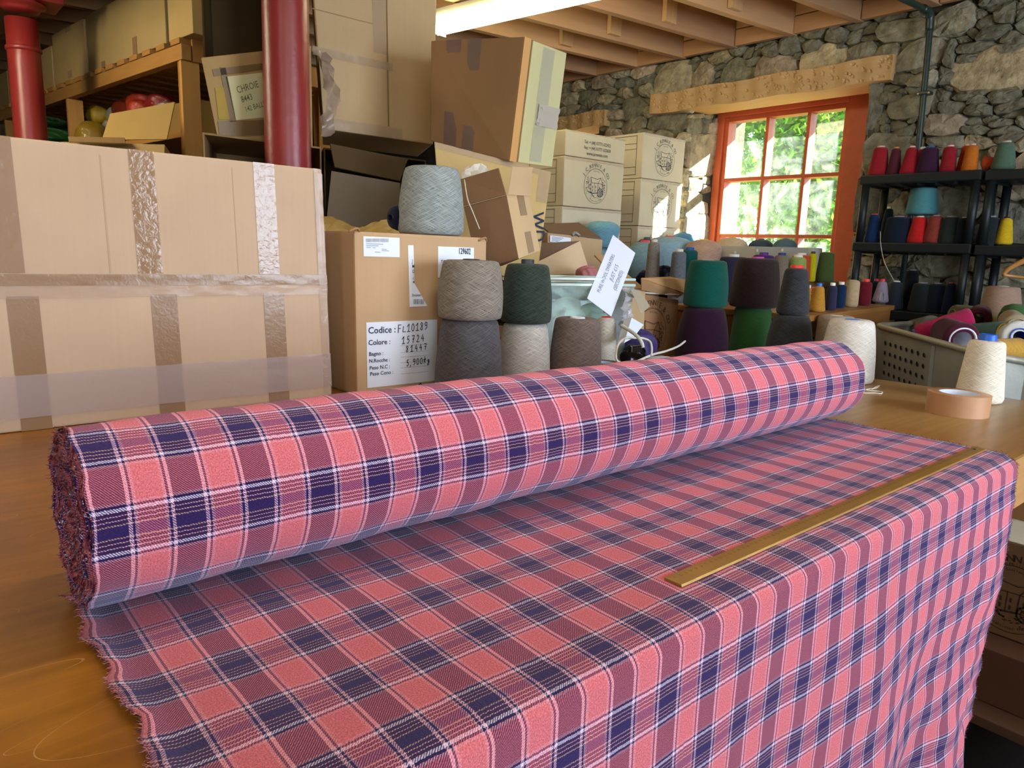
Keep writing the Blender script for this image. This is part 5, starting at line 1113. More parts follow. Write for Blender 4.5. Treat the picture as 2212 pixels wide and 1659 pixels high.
stack(1384, 1474, 3.62, [285, 384, 487, 590], {'base': .0, 'n': ['sunlit topmost carton of the right printed stack by the wall', 'sunlit second carton of the right printed stack by the wall', 'sunlit third carton of the right printed stack, behind the big cones', 'lowest carton of the right printed stack by the wall']}, ['emblem', 'emblem', 'emblem', 'emblem'], ['D2C4A6', 'D0C2A4', 'D0C2A4', 'CFC0A0'], .36)
# big bulging cones under the window
GB = 'big bulging cones of yarn under the window'
def bulb(label, px, pt, pb, w_, col, X, core=None, z=None, top=.38, heather=0, **k):
    p = onx(px, pb, X) if z is None else V3(*onx(px, pb, X)[:2], z); s = depth(p)/F; r = w_/2*s; pt_z = onx(px, pt, X)[2]; h = pt_z-p[2]
    t = thing('yarn_cone', label, 'yarn cone', p, GB); CN[0] += 1
    pr = [(.02, 0), (r*.74, 0), (r*.80, h*.03), (r*.86, h*.25), (r*.93, h*.45), (r*.99, h*.62), (r, h*.72), (r*.97, h*.80), (r*.86, h*.89), (r*.66, h*.96), (r*.40, h*1.0), (.02, h*.995)]
    lathe('wound_yarn', pr, yarn(col, heather, .8), t, 44, .006, CN[0], cap=False); rc = r*.24
    lathe('core', [(rc, h*.98), (rc*1.02, h*1.01), (rc*.85, h*1.03), (rc*.7, h*1.02), (rc*.65, h*.97), (.001, h*.97)], mat(core or 'C8C8C8', .4, .03), t, 24, cap=False); return t
bulb('lower light blue cone in front of the left printed stack', 1296, 535, 606, 74, '7FB2C4', 2.93, z=.03); bulb('upper rounded light blue cone in front of the left printed stack', 1299, 478, 540, 74, '78AEC2', 2.93, 'D8DCE0', z=onx(1296, 535, 2.93)[2]+.002)
bulb('steel blue bulging cone with red core below the right printed stack', 1388, 523, 606, 84, '7FA0AE', 3.15, 'E2445A', z=.03)
bulb('dark green bulging cone peeping out behind the steel blue one', 1392, 517, 606, 62, '2C4C48', 3.38, '3A5A58', z=.03)
bulb('large pale blue bulging cone with bright red core', 1443, 512, 575, 104, '9CC0D2', 3.68, 'F0502E', z=.25)
bulb('deeper blue cone behind the large pale blue one', 1472, 504, 560, 58, '4F8CB0', 3.95, '4F7CA0', z=.25)
bulb('beige pink bulging cone with yellow core', 1516, 519, 580, 78, 'C9A58E', 3.70, 'E8B020', z=.25)
bulb('cream bulging cone with yellow core at the window ledge', 1577, 514, 570, 70, 'DCC3A0', 3.95, 'E8C840', z=.25)
bulb('dark slate bulging cone showing above the pale tray box', 1640, 518, 570, 56, '3E5258', 3.985, '4A5A5A', z=.25)
bulb('blue grey bulging cone showing above the pale tray box', 1692, 517, 570, 54, '5A7684', 3.985, '5A6A6A', z=.25)
# long pale tray box
q = [onx(1551, 538, 3.80), onx(1758, 524, 3.80), onx(1764, 566, 3.80), onx(1546, 580, 3.80)]; zb_ = .25; q[2][2] = q[3][2] = zb_; q[0][2] = q[1][2] = .425
t, f = carton('long pale grey tray box lying below the window panes', q, (.10, 0, 0), mat('B4AFA0', .6, .05, 4), 'tray_box'); f.patch('packing_tape', .42, 0, .95, 1, tape('C8CCD0', .4, .3, .1), t)
for i, (px, py) in enumerate(((1588, 545), (1636, 541), (1690, 540))): p = onx(px, py, 3.798); box('staple', (p[0]-.002, p[1]-.006, p[2]-.008), (p[0]+.003, p[1]+.006, p[2]+.008), mat('D8D4C8', .4), t)
GW = 'slim cones behind the stacked pairs'
cone('slim beige grey cone in front of the steel blue one', 1408, 546, 604, 24, 38, '8E857A', X=2.72, z=.03, heather=.15, group=GW, hgt=.40)
cone('slim mid grey cone left of the emerald one', 1462, 563, 620, 30, 40, '6B6F74', X=2.72, z=.03, heather=.2, group=GW, hgt=.36)
cone('teal cone with blue core half hidden left of the emerald one', 1484, 561, 620, 34, 40, '0F5450', X=2.85, z=.03, group=GW, core='1E50A8', hgt=.37)
# cones standing on the cabinet, seen between and above
def cabc(label, px, pt, pb, wt, wb, col, X, **k): return cone(label, px, pt, pb, wt, wb, col, X=X, z=CZ, group='yarn cones on the wooden cabinet', **k)
def topc(label, px, pt, wt, wb, col, X, z, **k):
    p = onx(px, 600, X); zt = onx(px, pt, X)[2]; return cone(label, px, pt, 600, wt, wb, col, X=X, z=z, hgt=zt-z, **k)
topc('dull sage cone peeping out behind the slate violet one', 1552, 548, 40, 50, '5C6450', 3.30, CZ, group=GW) if 0 else None
topc('slate violet cone behind the emerald and dark brown ones', 1582, 549, 58, 68, '2F2C44', 2.86, CZ, group=GW)
topc('purple cone with purple core behind the dark brown one', 1645, 545, 44, 56, '44205E', 3.02, CZ, group=GW, core='5A2A80', corer=.02)
topc('taupe cone with blue core left of the lime one', 1684, 546, 30, 44, '7C7060', 3.18, CZ, group=GW, core='2A3A78')
topc('lime green cone above the slim charcoal one', 1720, 550, 34, 44, '94A45A', 3.22, CZ, group=GW)
topc('orange cone hidden behind the lime one', 1724, 545, 40, 50, 'C8501C', 3.52, .25-.08, group=GW) if 0 else topc('orange cone hidden behind the lime one', 1727, 546, 38, 44, 'C8501C', 3.62, .25, group=GW)
topc('bright yellow cone with black core at the window', 1751, 543, 17, 20, 'C4BC10', 3.66, .25, group=GW, core='26282A')
topc('olive green tapered cone against the right window stile', 1781, 544, 30, 38, '46582A', 3.72, .25, group=GW, coreh=.002)
def row(label, px, pt, pb, wt, wb, col, **k):
    """stands near the cabinet's front edge"""
    n_ = k.pop('n', .06); L = min(np.arange(-.05, CL+.2, .005), key=lambda L: abs(proj(cB+cdir*L+cn*n_+V3(0, 0, CZ))[0]-px)); p = cB+cdir*L+cn*n_+V3(0, 0, CZ); s = depth(p)/F
    r = wb/2*s; zt = p[2]+(proj(p)[1]-pt)*s
    return cone(label, px, pt, pb, wt, wb, col, dep=depth(p), z=CZ, hgt=zt-CZ, group='yarn cones on the wooden cabinet', **k)
row('mustard gold cone with blue core on the cabinet', 1763, 612, 680, 22, 34, 'B9842C', core='2C62C0', coreh=.012, n=.05)
row('dark violet cone with white core right of the mustard one', 1792, 611, 678, 20, 24, '2E2A44', core='E6E2D0', coreh=.012, n=.05)
row('navy blue cone between the dark violet and the oat ones', 1811, 609, 675, 22, 24, '0E2648', n=.075)
row('oat coloured cone left of the crimson one on the cabinet', 1836, 605, 668, 28, 30, 'B8A27C', n=.07, coreh=.001)
row('crimson cone with red core on the cabinet', 1864, 603, 668, 26, 28, '6A1020', core='E2402C', n=.07)
row('black cone with dark red core behind the lilac one', 1888, 601, 655, 18, 24, '10141E', core='A02030', n=.22)
row('pale lilac cone with red core on the cabinet end', 1901, 603, 655, 18, 32, '9A8A9E', core='E23A3A', n=.10)
t = thing('mug', 'dark mug with a pale curved handle at the cabinet end', 'mug', (0, 0, 0)) if 0 else None
p = cB+cdir*(CL-.035)+cn*.035+V3(0, 0, CZ); t = thing('wire_ring', 'pale ring handle standing up on the cabinet corner', 'ring', p)
tube('ring', [p+cdir*(.033*math.cos(a))+V3(0, 0, .028+.028*math.sin(a)) for a in np.linspace(-.3, math.pi+.3, 18)], .0035, mat('8A8A78', .5), t, 8)
row('small teal cone in front of the mustard one, behind the charcoal one', 1733, 618, 690, 12, 18, '5A9490', n=-.0+.045); row('yellow cardboard tube beside the small teal cone', 1743, 616, 684, 7, 8, 'C89E44', n=.10)

# ------------------------------------------------------------------ plastic shelving
gp = mat('10181A', .5, .12, 30, spec=.4)
def shelving(label, y0, y1, x0, x1, zs):
    t = thing('plastic_shelving', label, 'shelf', ((x0+x1)/2, (y0+y1)/2, -.9))
    for z in zs:
        box('shelf_board', (x0, y0, z-.045), (x1, y1, z), gp, t, .006)
        n_ = 7
        for i in range(n_): yy = y0+.03+(y1-y0-.06)*i/(n_-1); box('shelf_rib', (x0+.02, yy-.004, z-.055), (x1-.02, yy+.004, z-.045), gp, t)
    zz = [-.9]+list(reversed(zs))
    for a, b_ in zip(zz[:-1], zz[1:]):
        for x in (x0+.022, x1-.022):
            for y in (y0+.022, y1-.022): tube('post', [(x, y, a), (x, y, b_-.045)], .019, gp, t, 12)
    return t
ZS = [.785, .458, .130, -.20, -.53]
SX0, SX1 = 3.78, 4.05
shelving('left dark plastic shelving unit against the stone wall', 1.205, 1.745, SX0, SX1, ZS)
shelving('right dark plastic shelving unit cut by the picture edge', .62, 1.19, SX0, SX1, [z-.005 for z in ZS])
GT, GM, GLw = 'cones on the top plastic shelf', 'cones on the middle plastic shelf', 'cones on the lower plastic shelf'
def sh_cone(label, px, pt, wt, wb, col, lev, X=3.86, **k):
    z = ZS[lev]+.0005; zt = onx(px, pt, X)[2]
    return cone(label, px, pt, 400, wt, wb, col, X=X, z=z, hgt=zt-z, group=(GT, GM, GLw)[lev], **k) if 0 else _shc(label, px, pt, wt, wb, col, lev, X, **k)
def _shc(label, px, pt, wt, wb, col, lev, X, **k):
    z = ZS[lev]+.0005; y = 1.5
    for _ in range(4):
        pp = V3(X, y, z+.08); y += (px-proj(pp)[0])*-depth(pp)/F*1.3
    # cone() wants a pixel: hand it the projected base
    u_, v_ = proj((X, y, z)); zt = z+(v_-pt)*depth((X, y, z))/F
    return cone(label, u_, pt, v_, wt, wb, col, X=X, z=z, hgt=zt-z, group=(GT, GM, GLw)[lev], **k)
for a in (('crimson cone, leftmost on the top shelf', 1899, 318, 28, 40, '9C1C26', 0), ('maroon cone with orange core, second on the top shelf', 1933, 320, 18, 28, '56202C', 0), ('crimson cone left of the plum one on the top shelf', 1968, 318, 22, 40, 'A01A26', 0),
          ('plum coloured wide cone with blue core on the top shelf', 2008, 318, 32, 46, '3A1A34', 0), ('crimson straight cone right of the plum one on the top shelf', 2053, 316, 26, 32, '961A26', 0), ('vermilion cone left of the orange one on the top shelf', 2089, 314, 18, 30, 'D2481E', 0),
          ('orange cone on the top shelf', 2104, 313, 24, 32, 'C8701E', 0), ('sage green tall cone on the top shelf of the right unit', 2186, 307, 32, 46, '56705A', 0)):
    lab_, px, pt, wt, wb, col, lv = a
    sh_cone(lab_, px, pt, wt, wb, col, lv, X=3.86 if 'vermilion' not in lab_ else 3.93, core={'maroon': 'D08040', 'plum c': '3A5A8A', 'crimso': 'E8B0B0'}.get(lab_[:6], 'C8B8A8'), coreh=.008)
sh_cone('magenta cone peeping out behind the plum one on the top shelf', 1990, 320, 20, 30, '9A1A48', 0, X=3.97)
laid('small orange cone lying on its side on the top shelf', (onx(2128, 365, 3.88)[0], onx(2122, 365, 3.88)[1], ZS[0]+.036), (0, -1, .0), .034, .016, .085, 'C04A22', group=GT)
for a in (('dark blue cone, leftmost on the middle shelf', 1886, 463, 20, 32, '14305A', 1), ('wide black navy cone left of the scarlet one on the middle shelf', 1940, 468, 48, 56, '101A2C', 1), ('scarlet cone on the middle shelf', 1986, 468, 28, 42, 'C41E1C', 1),
          ('brick red cone right of the scarlet one on the middle shelf', 2022, 466, 28, 40, '8E3A30', 1), ('charcoal green cone right of the brick red one on the middle shelf', 2056, 468, 34, 44, '232C2A', 1), ('black navy cone by the right post on the middle shelf', 2088, 470, 26, 34, '101826', 1),
          ('charcoal wide cone on the middle shelf of the right unit', 2148, 468, 36, 44, '22282A', 1), ('lemon yellow slim cone on the middle shelf of the right unit', 2189, 470, 22, 34, 'D6B41C', 1)):
    lab_, px, pt, wt, wb, col, lv = a; sh_cone(lab_, px, pt, wt, wb, col, lv, coreh=.006, core={'dark b': 'C03A38', 'lemon ': '2A2A2A', 'scarle': 'D8D4C8'}.get(lab_[:6], '8A8A90'))
sh_cone('tall narrow dark teal cone behind the blue one on the middle shelf', 1915, 448, 16, 24, '0C2A2E', 1, X=3.97, bulge=.003)
pc_ = onx(1990, 468, 3.90); t_, p_, r_, h_ = cone('sea blue wide cone standing on top of the middle shelf row', 1990, 411, 467, 52, 64, '4E8C92', X=3.90, z=ZS[1]+.139, coreh=.001, group=GM)
for a in (('slate grey cone with white core on the lower shelf', 1934, 607, 24, 36, '2E3640', 2, 3.86), ('tall black cone between the slate and charcoal ones on the lower shelf', 1966, 583, 24, 34, '141A22', 2, 3.95), ('charcoal wide cone on the lower shelf', 1992, 610, 38, 48, '232A2C', 2, 3.86), ('black blue cone on the lower shelf', 2026, 611, 30, 38, '0E1A2A', 2, 3.86), ('navy cone with red core on the lower shelf', 2056, 610, 20, 30, '14203A', 2, 3.86)):
    lab_, px, pt, wt, wb, col, lv, X = a; sh_cone(lab_, px, pt, wt, wb, col, lv, X=X, core={'slate ': 'D8D8D0', 'navy c': 'A03030'}.get(lab_[:6], '8A8A90'), coreh=.006)
t = thing('thread', 'pale thread hanging from the middle shelf down to the slate cone', 'thread', (3.77, 1.6, .4)); tube('strand', curve_pts([D(1902, 500, 3.55), D(1903, 532, 3.5), D(1912, 570, 3.5), D(1932, 608, 3.52)], 6), .0018, mat('B8AE98', .9), t, 5)
t = thing('thread', 'short dark thread hanging under the scarlet cone', 'thread', (3.77, 1.5, .4)); tube('strand', curve_pts([D(1990, 523, 3.52), D(1988, 536, 3.52), D(1986, 549, 3.52)], 4), .0014, mat('7A2A28', .9), t, 5)

# ------------------------------------------------------------------ perforated metal trolley with cones
al = mat('A8ABA2', .45, .12, 7, .12, 30, metal=.35, spec=.5)
A3 = onz(1893, 703, .12); B3 = onz(2104, 762, .108); C3 = onz(2218, 782, .088); C3 = V3(max(C3[0], 2.42), C3[1], C3[2]); D3 = V3(3.66, 1.16, .115); E3 = V3(3.30, .30, .10); F3 = V3(2.55, .28, .085)
B3[0] = max(B3[0], 2.46)
rim = [A3, B3, C3, F3, E3, D3]; ctr = np.mean(rim, axis=0)
mt = thing('metal_trolley', 'perforated aluminium trolley heaped with yarn cones beyond the table', 'trolley', (ctr[0], ctr[1], -.9))
low = [ctr+(p-ctr)*.86 for p in rim]; low = [V3(p[0], p[1], -.72) for p in low]
for i in range(6):
    j = (i+1) % 6; spn = slab('side_panel', [rim[i], rim[j], low[j], low[i]], -.002, al, mt)
    ff = Face(rim[i], rim[j], low[j], low[i]); W_ = ff.W; H_ = ff.Hh; V = []; Fc = []; nrm = np.cross(ff.q[3]-ff.q[0], ff.q[1]-ff.q[0]); nrm = unit(nrm); nrm = nrm if np.dot(nrm, ff.at(.5, .5)-ctr) > 0 else -nrm
    if i in (0, 1, 2):
        k = 0
        for a in np.arange(.09, W_-.08, .042):
            if i == 0 and a > W_*.62: continue
            for b_ in np.arange(.055, H_*.45, .038):
                c = ff.at((a+ (.012*(b_/.038)) % .0 if 0 else a)/W_, b_/H_)+nrm*.003; ux = unit(rim[j]-rim[i]); uz = unit(rim[i]-low[i]); b0 = len(V)
                for e in range(8): V.append(c+ux*.0078*math.cos(e*math.pi/4)+uz*.0078*math.sin(e*math.pi/4))
                Fc.append(tuple(range(b0, b0+8)))
        if V: mesh('punched_holes', V, Fc, mat('0C0C0C', 1, 0), spn, kind='stuff')
rp_ = []
for i in range(6):
    a, b_, c = rim[i-1], rim[i], rim[(i+1) % 6]; rp_ += [b_+(a-b_)*min(.3, .04/np.linalg.norm(a-b_)), b_+((a-b_)*.012/np.linalg.norm(a-b_)+(c-b_)*.012/np.linalg.norm(c-b_)), b_+(c-b_)*min(.3, .04/np.linalg.norm(c-b_))]
tube('rolled_rim', rp_, .011, mat('A8A898', .45, .15, 9, .1, metal=.4), mt, 12, closed=True)
bb_ = A3+(B3-A3)*.64; bt_ = low[0]+(low[1]-low[0])*.60; obar('corner_rib', bb_-V3(0, 0, .015)+V3(-.008, -.008, 0), bt_+V3(-.008, -.008, 0), .012, .012, al, mt)
mesh('base_plate', low, [(0, 1, 2, 3, 4, 5)], al, mt)
for p in (low[0], low[2], low[3], low[4]): q_ = ctr+(p-ctr)*.8; lathe('caster', [(.001, -.03), (.06, -.03), (.06, .0), (.001, .0)], mat('202020', .6), mt, 16).location = (q_[0]-ctr[0], q_[1]-ctr[1], .03)
# padding so that the heap has something to lie on
hp = bag('pale cloth sack under the heap of cones in the trolley', (ctr[0]+.05, ctr[1]+.0, -.30), (.36, .34, .30), '7A7466', 77, 'sack', 'yarn_sack', m=mat('6A665A', .9, .2))
def dn(px, py, dd): return D(px, py, dd)
laid('grey hollow cone lying at the left of the heap in the trolley', dn(2014, 712, 2.95), (.6, .75, -.1), .058, .04, .15, '6A6A60', '5A1A3A', cr=.018)
laid('khaki drab cone lying behind the magenta one in the trolley', dn(2058, 684, 3.15), (.75, -.65, .0), .052, .045, .20, '6A6248', '8A8468')
laid('magenta tapered cone lying across the heap with violet core', dn(2100, 700, 2.72), (-.48, .80, -.25), .062, .036, .19, 'B82458', '3A2090', cr=.018)
laid('deep maroon cone with wide white tube opening in the trolley', dn(2079, 735, 2.52), (.72, .62, .1), .060, .05, .16, '4A1428', 'D8D8E0', cr=.030)
laid('dark maroon cone behind the magenta one in the trolley', dn(2112, 690, 2.95), (.8, .2, .1), .05, .04, .15, '4C1826', '3A1020')
laid('pale yellow cone lying under the beige pink one in the trolley', dn(2128, 698, 3.0), (.6, -.78, 0), .038, .034, .16, 'C8BC84', 'C8BC84')
laid('dusty teal cone with yellow perforated tube opening in the trolley', dn(2168, 726, 2.55), (.25, .9, -.1), .052, .04, .16, '4E6E68', 'D2B844', cr=.030)
laid('large moss green cone at the right of the heap in the trolley', dn(2166, 690, 2.82), (.62, -.78, .02), .062, .058, .17, '3E6A36', '3E6A36', rnd=.03)
laid('white cone with blue tube opening at the picture edge in the trolley', dn(2203, 728, 2.46), (.62, .35, -.1), .056, .05, .15, 'DCD8D0', '1E44A0', cr=.020)
laid('golden yellow slack-wound cone lying at the trolley rim', dn(2206, 758, 2.36), (-.80, .58, .0), .042, .036, .12, 'C89A42', 'C03028', cr=.022)
laid('beige scrap cone between the green and white ones in the trolley', dn(2196, 706, 2.62), (.6, .3, .1), .045, .04, .12, 'A89878', 'A89878')
p = D(2158, 682, 3.10); t_ = cone('wide beige pink cone standing behind the trolley heap', 2158, 618, 682, 64, 82, 'A88A74', dep=3.10, coreh=.002, group='yarn cones in the metal trolley')
t = thing('wooden_hanger', 'curved wooden clothes hanger at the right edge below the shelves', 'hanger', D(2200, 590, 2.9)); hm = wood('A8743C', 1, .4, .2)
tube('hanger_arm', curve_pts([D(2168, 594, 2.85), D(2176, 583, 2.87), D(2194, 572, 2.9), D(2216, 562, 2.93), D(2250, 552, 2.98)], 5), .011, hm, t, 10, taper=list(np.linspace(.7, 1.2, 21)))
tube('trouser_bar', [D(2168, 594, 2.85), D(2240, 603, 2.95)], .006, hm, t, 8)
tube('hook', curve_pts([D(2250, 552, 2.98), D(2250, 520, 2.98), D(2262, 508, 2.98), D(2268, 520, 2.98)], 5), .003, mat('A8A8A8', .3, metal=.9), t, 6)

# ------------------------------------------------------------------ open boxes, tub and clutter in the middle of the table
cbm = card('B59873'); cbd = card('6E5540'); cbl = card('CFB694')
c0, c1_, c2_ = D(1163, 502, 2.80), D(1184, 503, 2.76), D(1302, 518, 2.86)
def down(p, z=0.0): return V3(p[0], p[1], z)
t = thing('open_box', 'open carton with small address label and dark raised lid behind the clear tub', 'box', down((c0+c2_)/2)); bkv = unit(V3(.25, 1, 0))*.17
hexa('carton_body', [c1_, c2_, down(c2_), down(c1_)], [c1_+bkv, c2_+bkv, down(c2_+bkv), down(c1_+bkv)], cbm, t, .003)
slab('lid_flap', [D(1164, 486, 2.88), D(1250, 483, 3.0), D(1298, 516, 2.88), D(1184, 503, 2.78)], .005, cbd, t)
slab('side_flap', [c0, c1_, D(1184, 545, 2.76), D(1163, 545, 2.80)], .004, card('9C7A58'), t)
f = Face(c1_, c2_, down(c2_), down(c1_)); q4 = [f.at(.03, .02), f.at(.40, .02), f.at(.40, .075), f.at(.03, .075)]; q4 = [p-unit(f.n)*0+f.n*.004 for p in q4]; slab('address_label', q4, .0008, paper, t)
lf = Face(*q4); ik = Ink(lf, .0025)
for r_ in range(4): ik.stroke([(0, 0), (lf.W*(.55-.08*r_), 0)], .0022, .08, .2+.2*r_)
ik.done('faint_print', '8A90A0', t)
tube('foil_scrap', curve_pts([D(1236, 508, 2.63), D(1244, 503, 2.64), D(1252, 510, 2.65)], 4), .006, mat('8A8A80', .3, .2, 30, .5, 60, metal=.3), t, 6)
d1 = D(1163, 526, 2.56); d2 = D(1251, 521, 2.62); d3 = D(1273, 590, 2.60); d4 = D(1160, 596, 2.54); d5 = D(1160, 566, 2.54)
t = thing('open_box', 'carton with a broad pale flap folded towards the tub', 'box', down((d3+d4)/2))
slab('flap', [d5, d2, d3, d4], .005, cbl, t); slab('inner_panel', [d1, d2, d2+V3(-.02, 0, -.03), d5+V3(0, .01, 0)], .004, cbd, t)
hexa('carton_body', [d4, d3, down(d3), down(d4)], [p+V3(.02, .09, 0) for p in (d4, d3, down(d3), down(d4))], cbm, t, .003)
t = thing('cardboard_flap', 'narrow loose board leaning between tub and boxes', 'board', down(D(1345, 620, 2.5))); slab('board', [D(1283, 553, 2.62), D(1303, 553, 2.66), D(1392, 626, 2.50), D(1350, 624, 2.46)], .005, cbm, t); slab('board_leg', [D(1350, 624, 2.46), D(1392, 626, 2.50), down(D(1392, 700, 2.50)), down(D(1360, 700, 2.46))], .005, cbm, t)
# clear plastic tub of folded mint knitwear
def tubm():
    m, nt, b, n, l = nodes('clear_plastic'); out = n['Material Output']; tr_ = n.new('ShaderNodeBsdfTransparent'); tr_.inputs[0].default_value = (.90, .95, .95, 1); d = n.new('ShaderNodeBsdfDiffuse'); d.inputs[0].default_value = (.75, .84, .86, 1); g = n.new('ShaderNodeBsdfGlossy'); g.inputs['Roughness'].default_value = .12
    a = n.new('ShaderNodeMixShader'); a.inputs[0].default_value = .10; l.new(tr_.outputs[0], a.inputs[1]); l.new(d.outputs[0], a.inputs[2]); f_ = n.new('ShaderNodeMixShader'); f_.inputs[0].default_value = .035; l.new(a.outputs[0], f_.inputs[1]); l.new(g.outputs[0], f_.inputs[2]); l.new(f_.outputs[0], out.inputs[0]); return m
TM = tubm(); r0_, r1_ = D(1180, 618, 2.20), D(1371, 613, 2.34); zr = (r0_[2]+r1_[2])/2
T_ = [V3(r0_[0], r0_[1], zr), V3(r1_[0], r1_[1], zr)]; nv = unit(V3(-(T_[1]-T_[0])[1], (T_[1]-T_[0])[0], 0)); nv = nv if nv[1] > 0 else -nv
T_ += [T_[1]+nv*.17, T_[0]+nv*.17]; ctb = sum(T_)/4; Bt = [ctb+(p-ctb)*.84 for p in T_]; Bt = [V3(p[0], p[1], .004) for p in Bt]
t = thing('plastic_tub', 'clear plastic tub of folded mint green knitwear behind the brown cone', 'tub', down(ctb))
for i in range(4): j = (i+1) % 4; slab('tub_wall', [T_[i], T_[j], Bt[j], Bt[i]], .0025, TM, t)
mesh('tub_base', Bt, [(0, 1, 2, 3)], TM, t)
tube('tub_rim', [T_[0], T_[1], T_[2], T_[3]], .0045, mat('C8DCD8', .2, .02), t, 8, closed=True)
tube('tub_rim', [p+V3(0, 0, .018) for p in T_], .004, mat('D4E4E0', .2, .02), t, 8, closed=True)
knit = mat('C4DECF', .95, .12, 20, .4, 160)
def garment(label, c, r, seed, m, kneel=.3):
    t = thing('sweater', label, 'sweater', (c[0], c[1], c[2]-r[2])); rs = np.random.default_rng(seed); bm = bmesh.new(); bmesh.ops.create_uvsphere(bm, u_segments=40, v_segments=24, radius=1); k = rs.uniform(2, 5, (4, 3)); ph = rs.uniform(0, 6, 4)
    ux = unit(T_[1]-T_[0])
    for v in bm.verts:
        p = np.array(v.co); fo = 1+.13*math.sin(p[0]*9+2*math.sin(p[2]*3)+ph[0])*(1-abs(p[2]))+.09*math.sin(p[1]*6+p[2]*5+ph[1]); p = np.sign(p)*np.abs(p)**.7*fo*np.array(r); w__ = ux*p[0]+nv*p[1]; v.co = Vector((w__[0], w__[1], p[2]+r[2]))
    me = bpy.data.meshes.new('knit'); bm.to_mesh(me); bm.free(); me.materials.append(m); me.polygons.foreach_set('use_smooth', [True]*len(me.polygons)); o = bpy.data.objects.new('knitted_body', me); C.objects.link(o); o.parent = t
    return t
ul = np.linalg.norm(T_[1]-T_[0]); ux = unit(T_[1]-T_[0])
garment('mint green sweater bundled at the left of the clear tub', down(ctb-ux*.045, .11), (.062, .058, .105), 1, knit); garment('mint green sweater folded in the middle of the clear tub', down(ctb+ux*.055, .10), (.050, .056, .095), 2, knit)
garment('grey teal sweater lying along the top of the clear tub', down(ctb+ux*.0+nv*.02, .235), (.095, .050, .026), 3, mat('A8C2BC', .95, .12, 20, .4, 160)); garment('pink wool peeping out behind the tub by the pale flap', D(1268, 590, 2.50), (.03, .03, .025), 4, mat('B8787A', .95, .1, 30, .4, 90))
# price card propped in the tub
k0, k1, k2, k3 = D(1324, 508, 2.36), D(1372, 547, 2.36), D(1320, 684, 2.24), D(1268, 645, 2.24)
t = thing('price_card', 'white price card standing askew in the clear tub', 'card', k2); kcs = slab('card_sheet', [k0, k1, k2, k3], .0015, mat('DCE6F4', .5, .02), t)
f = Face(k3, k0, k1, k2); ik = Ink(f, .0032)
ik.text('PURE WOOL SWEATERS', .17, .34, .0165, .0, sx=.88); ik.text('JUST £15', .42, .60, .0175, .0, shear=.15); ik.text('(SECONDS)', .34, .84, .0175, .0, sx=.9, shear=.1); ik.done('printed_text', '8A90A0', kcs)
# brown printed carton right of the tub
e0_, e1_, e2_ = D(1384, 634, 2.50), D(1466, 648, 2.66), None
t = thing('printed_box', 'brown printed carton with open flaps between the tub and the plum cone', 'box', down(e0_)); bkv = unit(V3(.5, 1, 0))*.14; cb5 = card('9A7352')
hexa('carton_body', [e0_, e1_, down(e1_), down(e0_)], [p+bkv for p in (e0_, e1_, down(e1_), down(e0_))], cb5, t, .003)
slab('flap', [D(1384, 602, 2.42), D(1445, 599, 2.66), D(1482, 606, 2.74), D(1476, 634, 2.66)], .004, card('B48E62'), t); slab('flap', [D(1384, 602, 2.42), D(1476, 634, 2.66), D(1462, 642, 2.64), D(1384, 625, 2.46)], .004, card('A8825A'), t)
f = Face(e0_, e1_, down(e1_), down(e0_)); emblem(f, t, .30, .62, f.W*.40, '5A3E2A'); tube('paper_edge', [D(1390, 632, 2.5), D(1466, 637, 2.62)], .003, mat('E0DCD0', .6), t, 6)
# cables, adapter, polythene, plug
wht = mat('D4D2C8', .4, .05, spec=.5)
t = thing('cable', 'white flat cable looped round the purple bundle behind the roll', 'cable', onz(1340, 775))
tube('cable_loop', curve_pts([D(1372, 730, 2.18), D(1356, 729, 2.16), D(1340, 738, 2.10), D(1333, 752, 2.08), D(1331, 775, 2.07), D(1342, 784, 2.08), D(1360, 787, 2.09), D(1382, 778, 2.12), D(1410, 766, 2.18), D(1440, 758, 2.26), D(1465, 748, 2.33), D(1480, 737, 2.38)], 6), .0035, wht, t, 8)
tube('cable_loop', curve_pts([D(1372, 730, 2.18), D(1390, 731, 2.2), D(1404, 738, 2.2), D(1408, 752, 2.18), D(1407, 768, 2.16)], 6), .0032, wht, t, 8)
t = thing('hose', 'short pale tube arching over the black adapter', 'tube', onz(1390, 770)); tube('hose_length', curve_pts([D(1342, 703, 2.16), D(1362, 715, 2.13), D(1378, 728, 2.10), D(1386, 740, 2.09), D(1389, 751, 2.09)], 6), .0055, mat('C6CABE', .4), t, 10)
bag('purple cloth bundle behind the black adapter', tuple(onz(1382, 782))[:2]+(.055,), (.052, .045, .055), '3E3468', 51, 'bundle', 'cloth_bundle', m=mat('3E3468', .6, .2, 20, .4, 30))
bag('glossy black crumpled adapter pouch behind the tweed roll', tuple(onz(1366, 795))[:2]+(.036,), (.045, .030, .036), '0A0A0C', 52, 'pouch', 'adapter_pouch', m=mat('0C0C10', .15, .1, 20, .8, 30))
box('adapter_bar', tuple(D(1362, 755, 2.06)-V3(.02, .01, .006)), tuple(D(1386, 755, 2.06)+V3(.0, .0, .012)), mat('101012', .25), thing('power_adapter', 'small black adapter on the purple bundle', 'adapter', D(1374, 755, 2.06)), .003)
t = thing('plug_socket', 'white square plastic plug block beside the clear tub', 'plug', D(1352, 735, 2.24)); q5 = [D(1349, 688, 2.22), D(1375, 703, 2.25), D(1352, 732, 2.22), D(1333, 742, 2.2)]; slab('plug_body', q5, .03, mat('D2DEE6', .3, .02), t)
V = []; rs = np.random.default_rng(21); pts_ = curve_pts([D(1347, 624, 2.30), D(1356, 640, 2.27), D(1350, 660, 2.25), D(1353, 680, 2.24), D(1345, 700, 2.24)], 5)
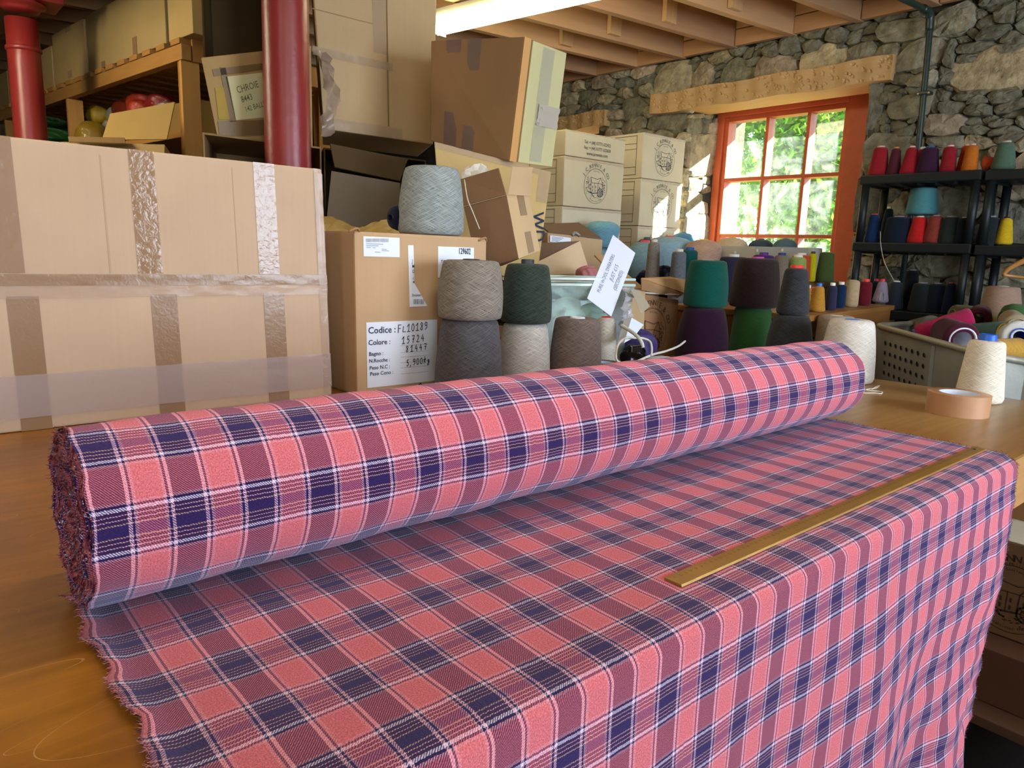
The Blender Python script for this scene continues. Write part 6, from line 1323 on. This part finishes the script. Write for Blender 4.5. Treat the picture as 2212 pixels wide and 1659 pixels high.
t = thing('polythene_bag', 'crumpled clear polythene bag hanging over the tub rim', 'bag', D(1345, 700, 2.24))
for p in pts_:
    for j in range(6): V.append(p+V3(rs.uniform(-.004, .004)+(j-2)*.0075, rs.uniform(-.012, .012), rs.uniform(-.005, .005)))
mesh('film', V, [(i*6+j, i*6+j+1, (i+1)*6+j+1, (i+1)*6+j) for i in range(len(pts_)-1) for j in range(5)], tape('B8B6B8', .65, .1, .5), t, smooth=True)
slab('film_tail', [D(1362, 624, 2.27), D(1382, 628, 2.28), D(1404, 662, 2.26), D(1384, 678, 2.24)], .001, tape('B4AC98', .7, .1, .5), t)
tr2 = onz(1303, 815); t = thing('tape_roll', 'brown tape roll with pale blue core just showing behind the tweed roll', 'tape', tr2); lathe('wound_tape', [(.03, 0), (.05, 0), (.05, .046), (.03, .046), (.03, 0)], mat('6A4630', .4, .05), t, 40, cap=False); lathe('cardboard_core', [(.03, .001), (.029, .001), (.029, .045), (.03, .045), (.03, .001)], mat('A8C0DC', .6), t, 40, cap=False)
bag('folded translucent plastic under the white cable behind the roll', tuple(onz(1418, 792))[:2]+(.018,), (.06, .025, .018), 'A8AAA4', 61, 'wrapping', 'plastic_wrap', m=tape('B0B0AA', .7, .15, .4))
bag('dark navy bin bag between the blue cones and the slim grey cone', (onx(1425, 600, 2.95)[0], onx(1425, 600, 2.95)[1], .03+.13), (.13, .11, .13), '0C1434', 62, 'bag', 'bin_bag', m=mat('0A1030', .3, .1, 10, .6, 20))
# carton on the shelf under the table, seen past the hanging cloth
X9 = 2.02; ya_, yb2 = onx(2122, 1160, X9)[1], .46
zt9 = -.292; zb9 = -.535
q = [V3(X9, .86, zt9), V3(X9, .08, zt9), V3(X9, .08, zb9), V3(X9, .86, zb9)]
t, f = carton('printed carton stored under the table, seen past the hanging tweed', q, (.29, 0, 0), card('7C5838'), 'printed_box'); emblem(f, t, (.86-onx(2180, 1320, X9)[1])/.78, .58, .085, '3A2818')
f2 = [V3(X9+.002, .85, zt9+.002), V3(X9+.002, .09, zt9+.002), V3(X9+.28, .09, zt9+.002), V3(X9+.28, .85, zt9+.002)]; slab('lit_top_sheet', f2, .002, card('C9BDA0'), t)  # pale top sheet: window light on the carton put into its colour
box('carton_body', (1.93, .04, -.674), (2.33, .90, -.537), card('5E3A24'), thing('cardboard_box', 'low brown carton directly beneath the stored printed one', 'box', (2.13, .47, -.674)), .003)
box('shelf_bearer', (1.86, .0, -.70), (T1-.03, .49, -.675), wood('5A3A22', 1, .6, .2), tb, .003)
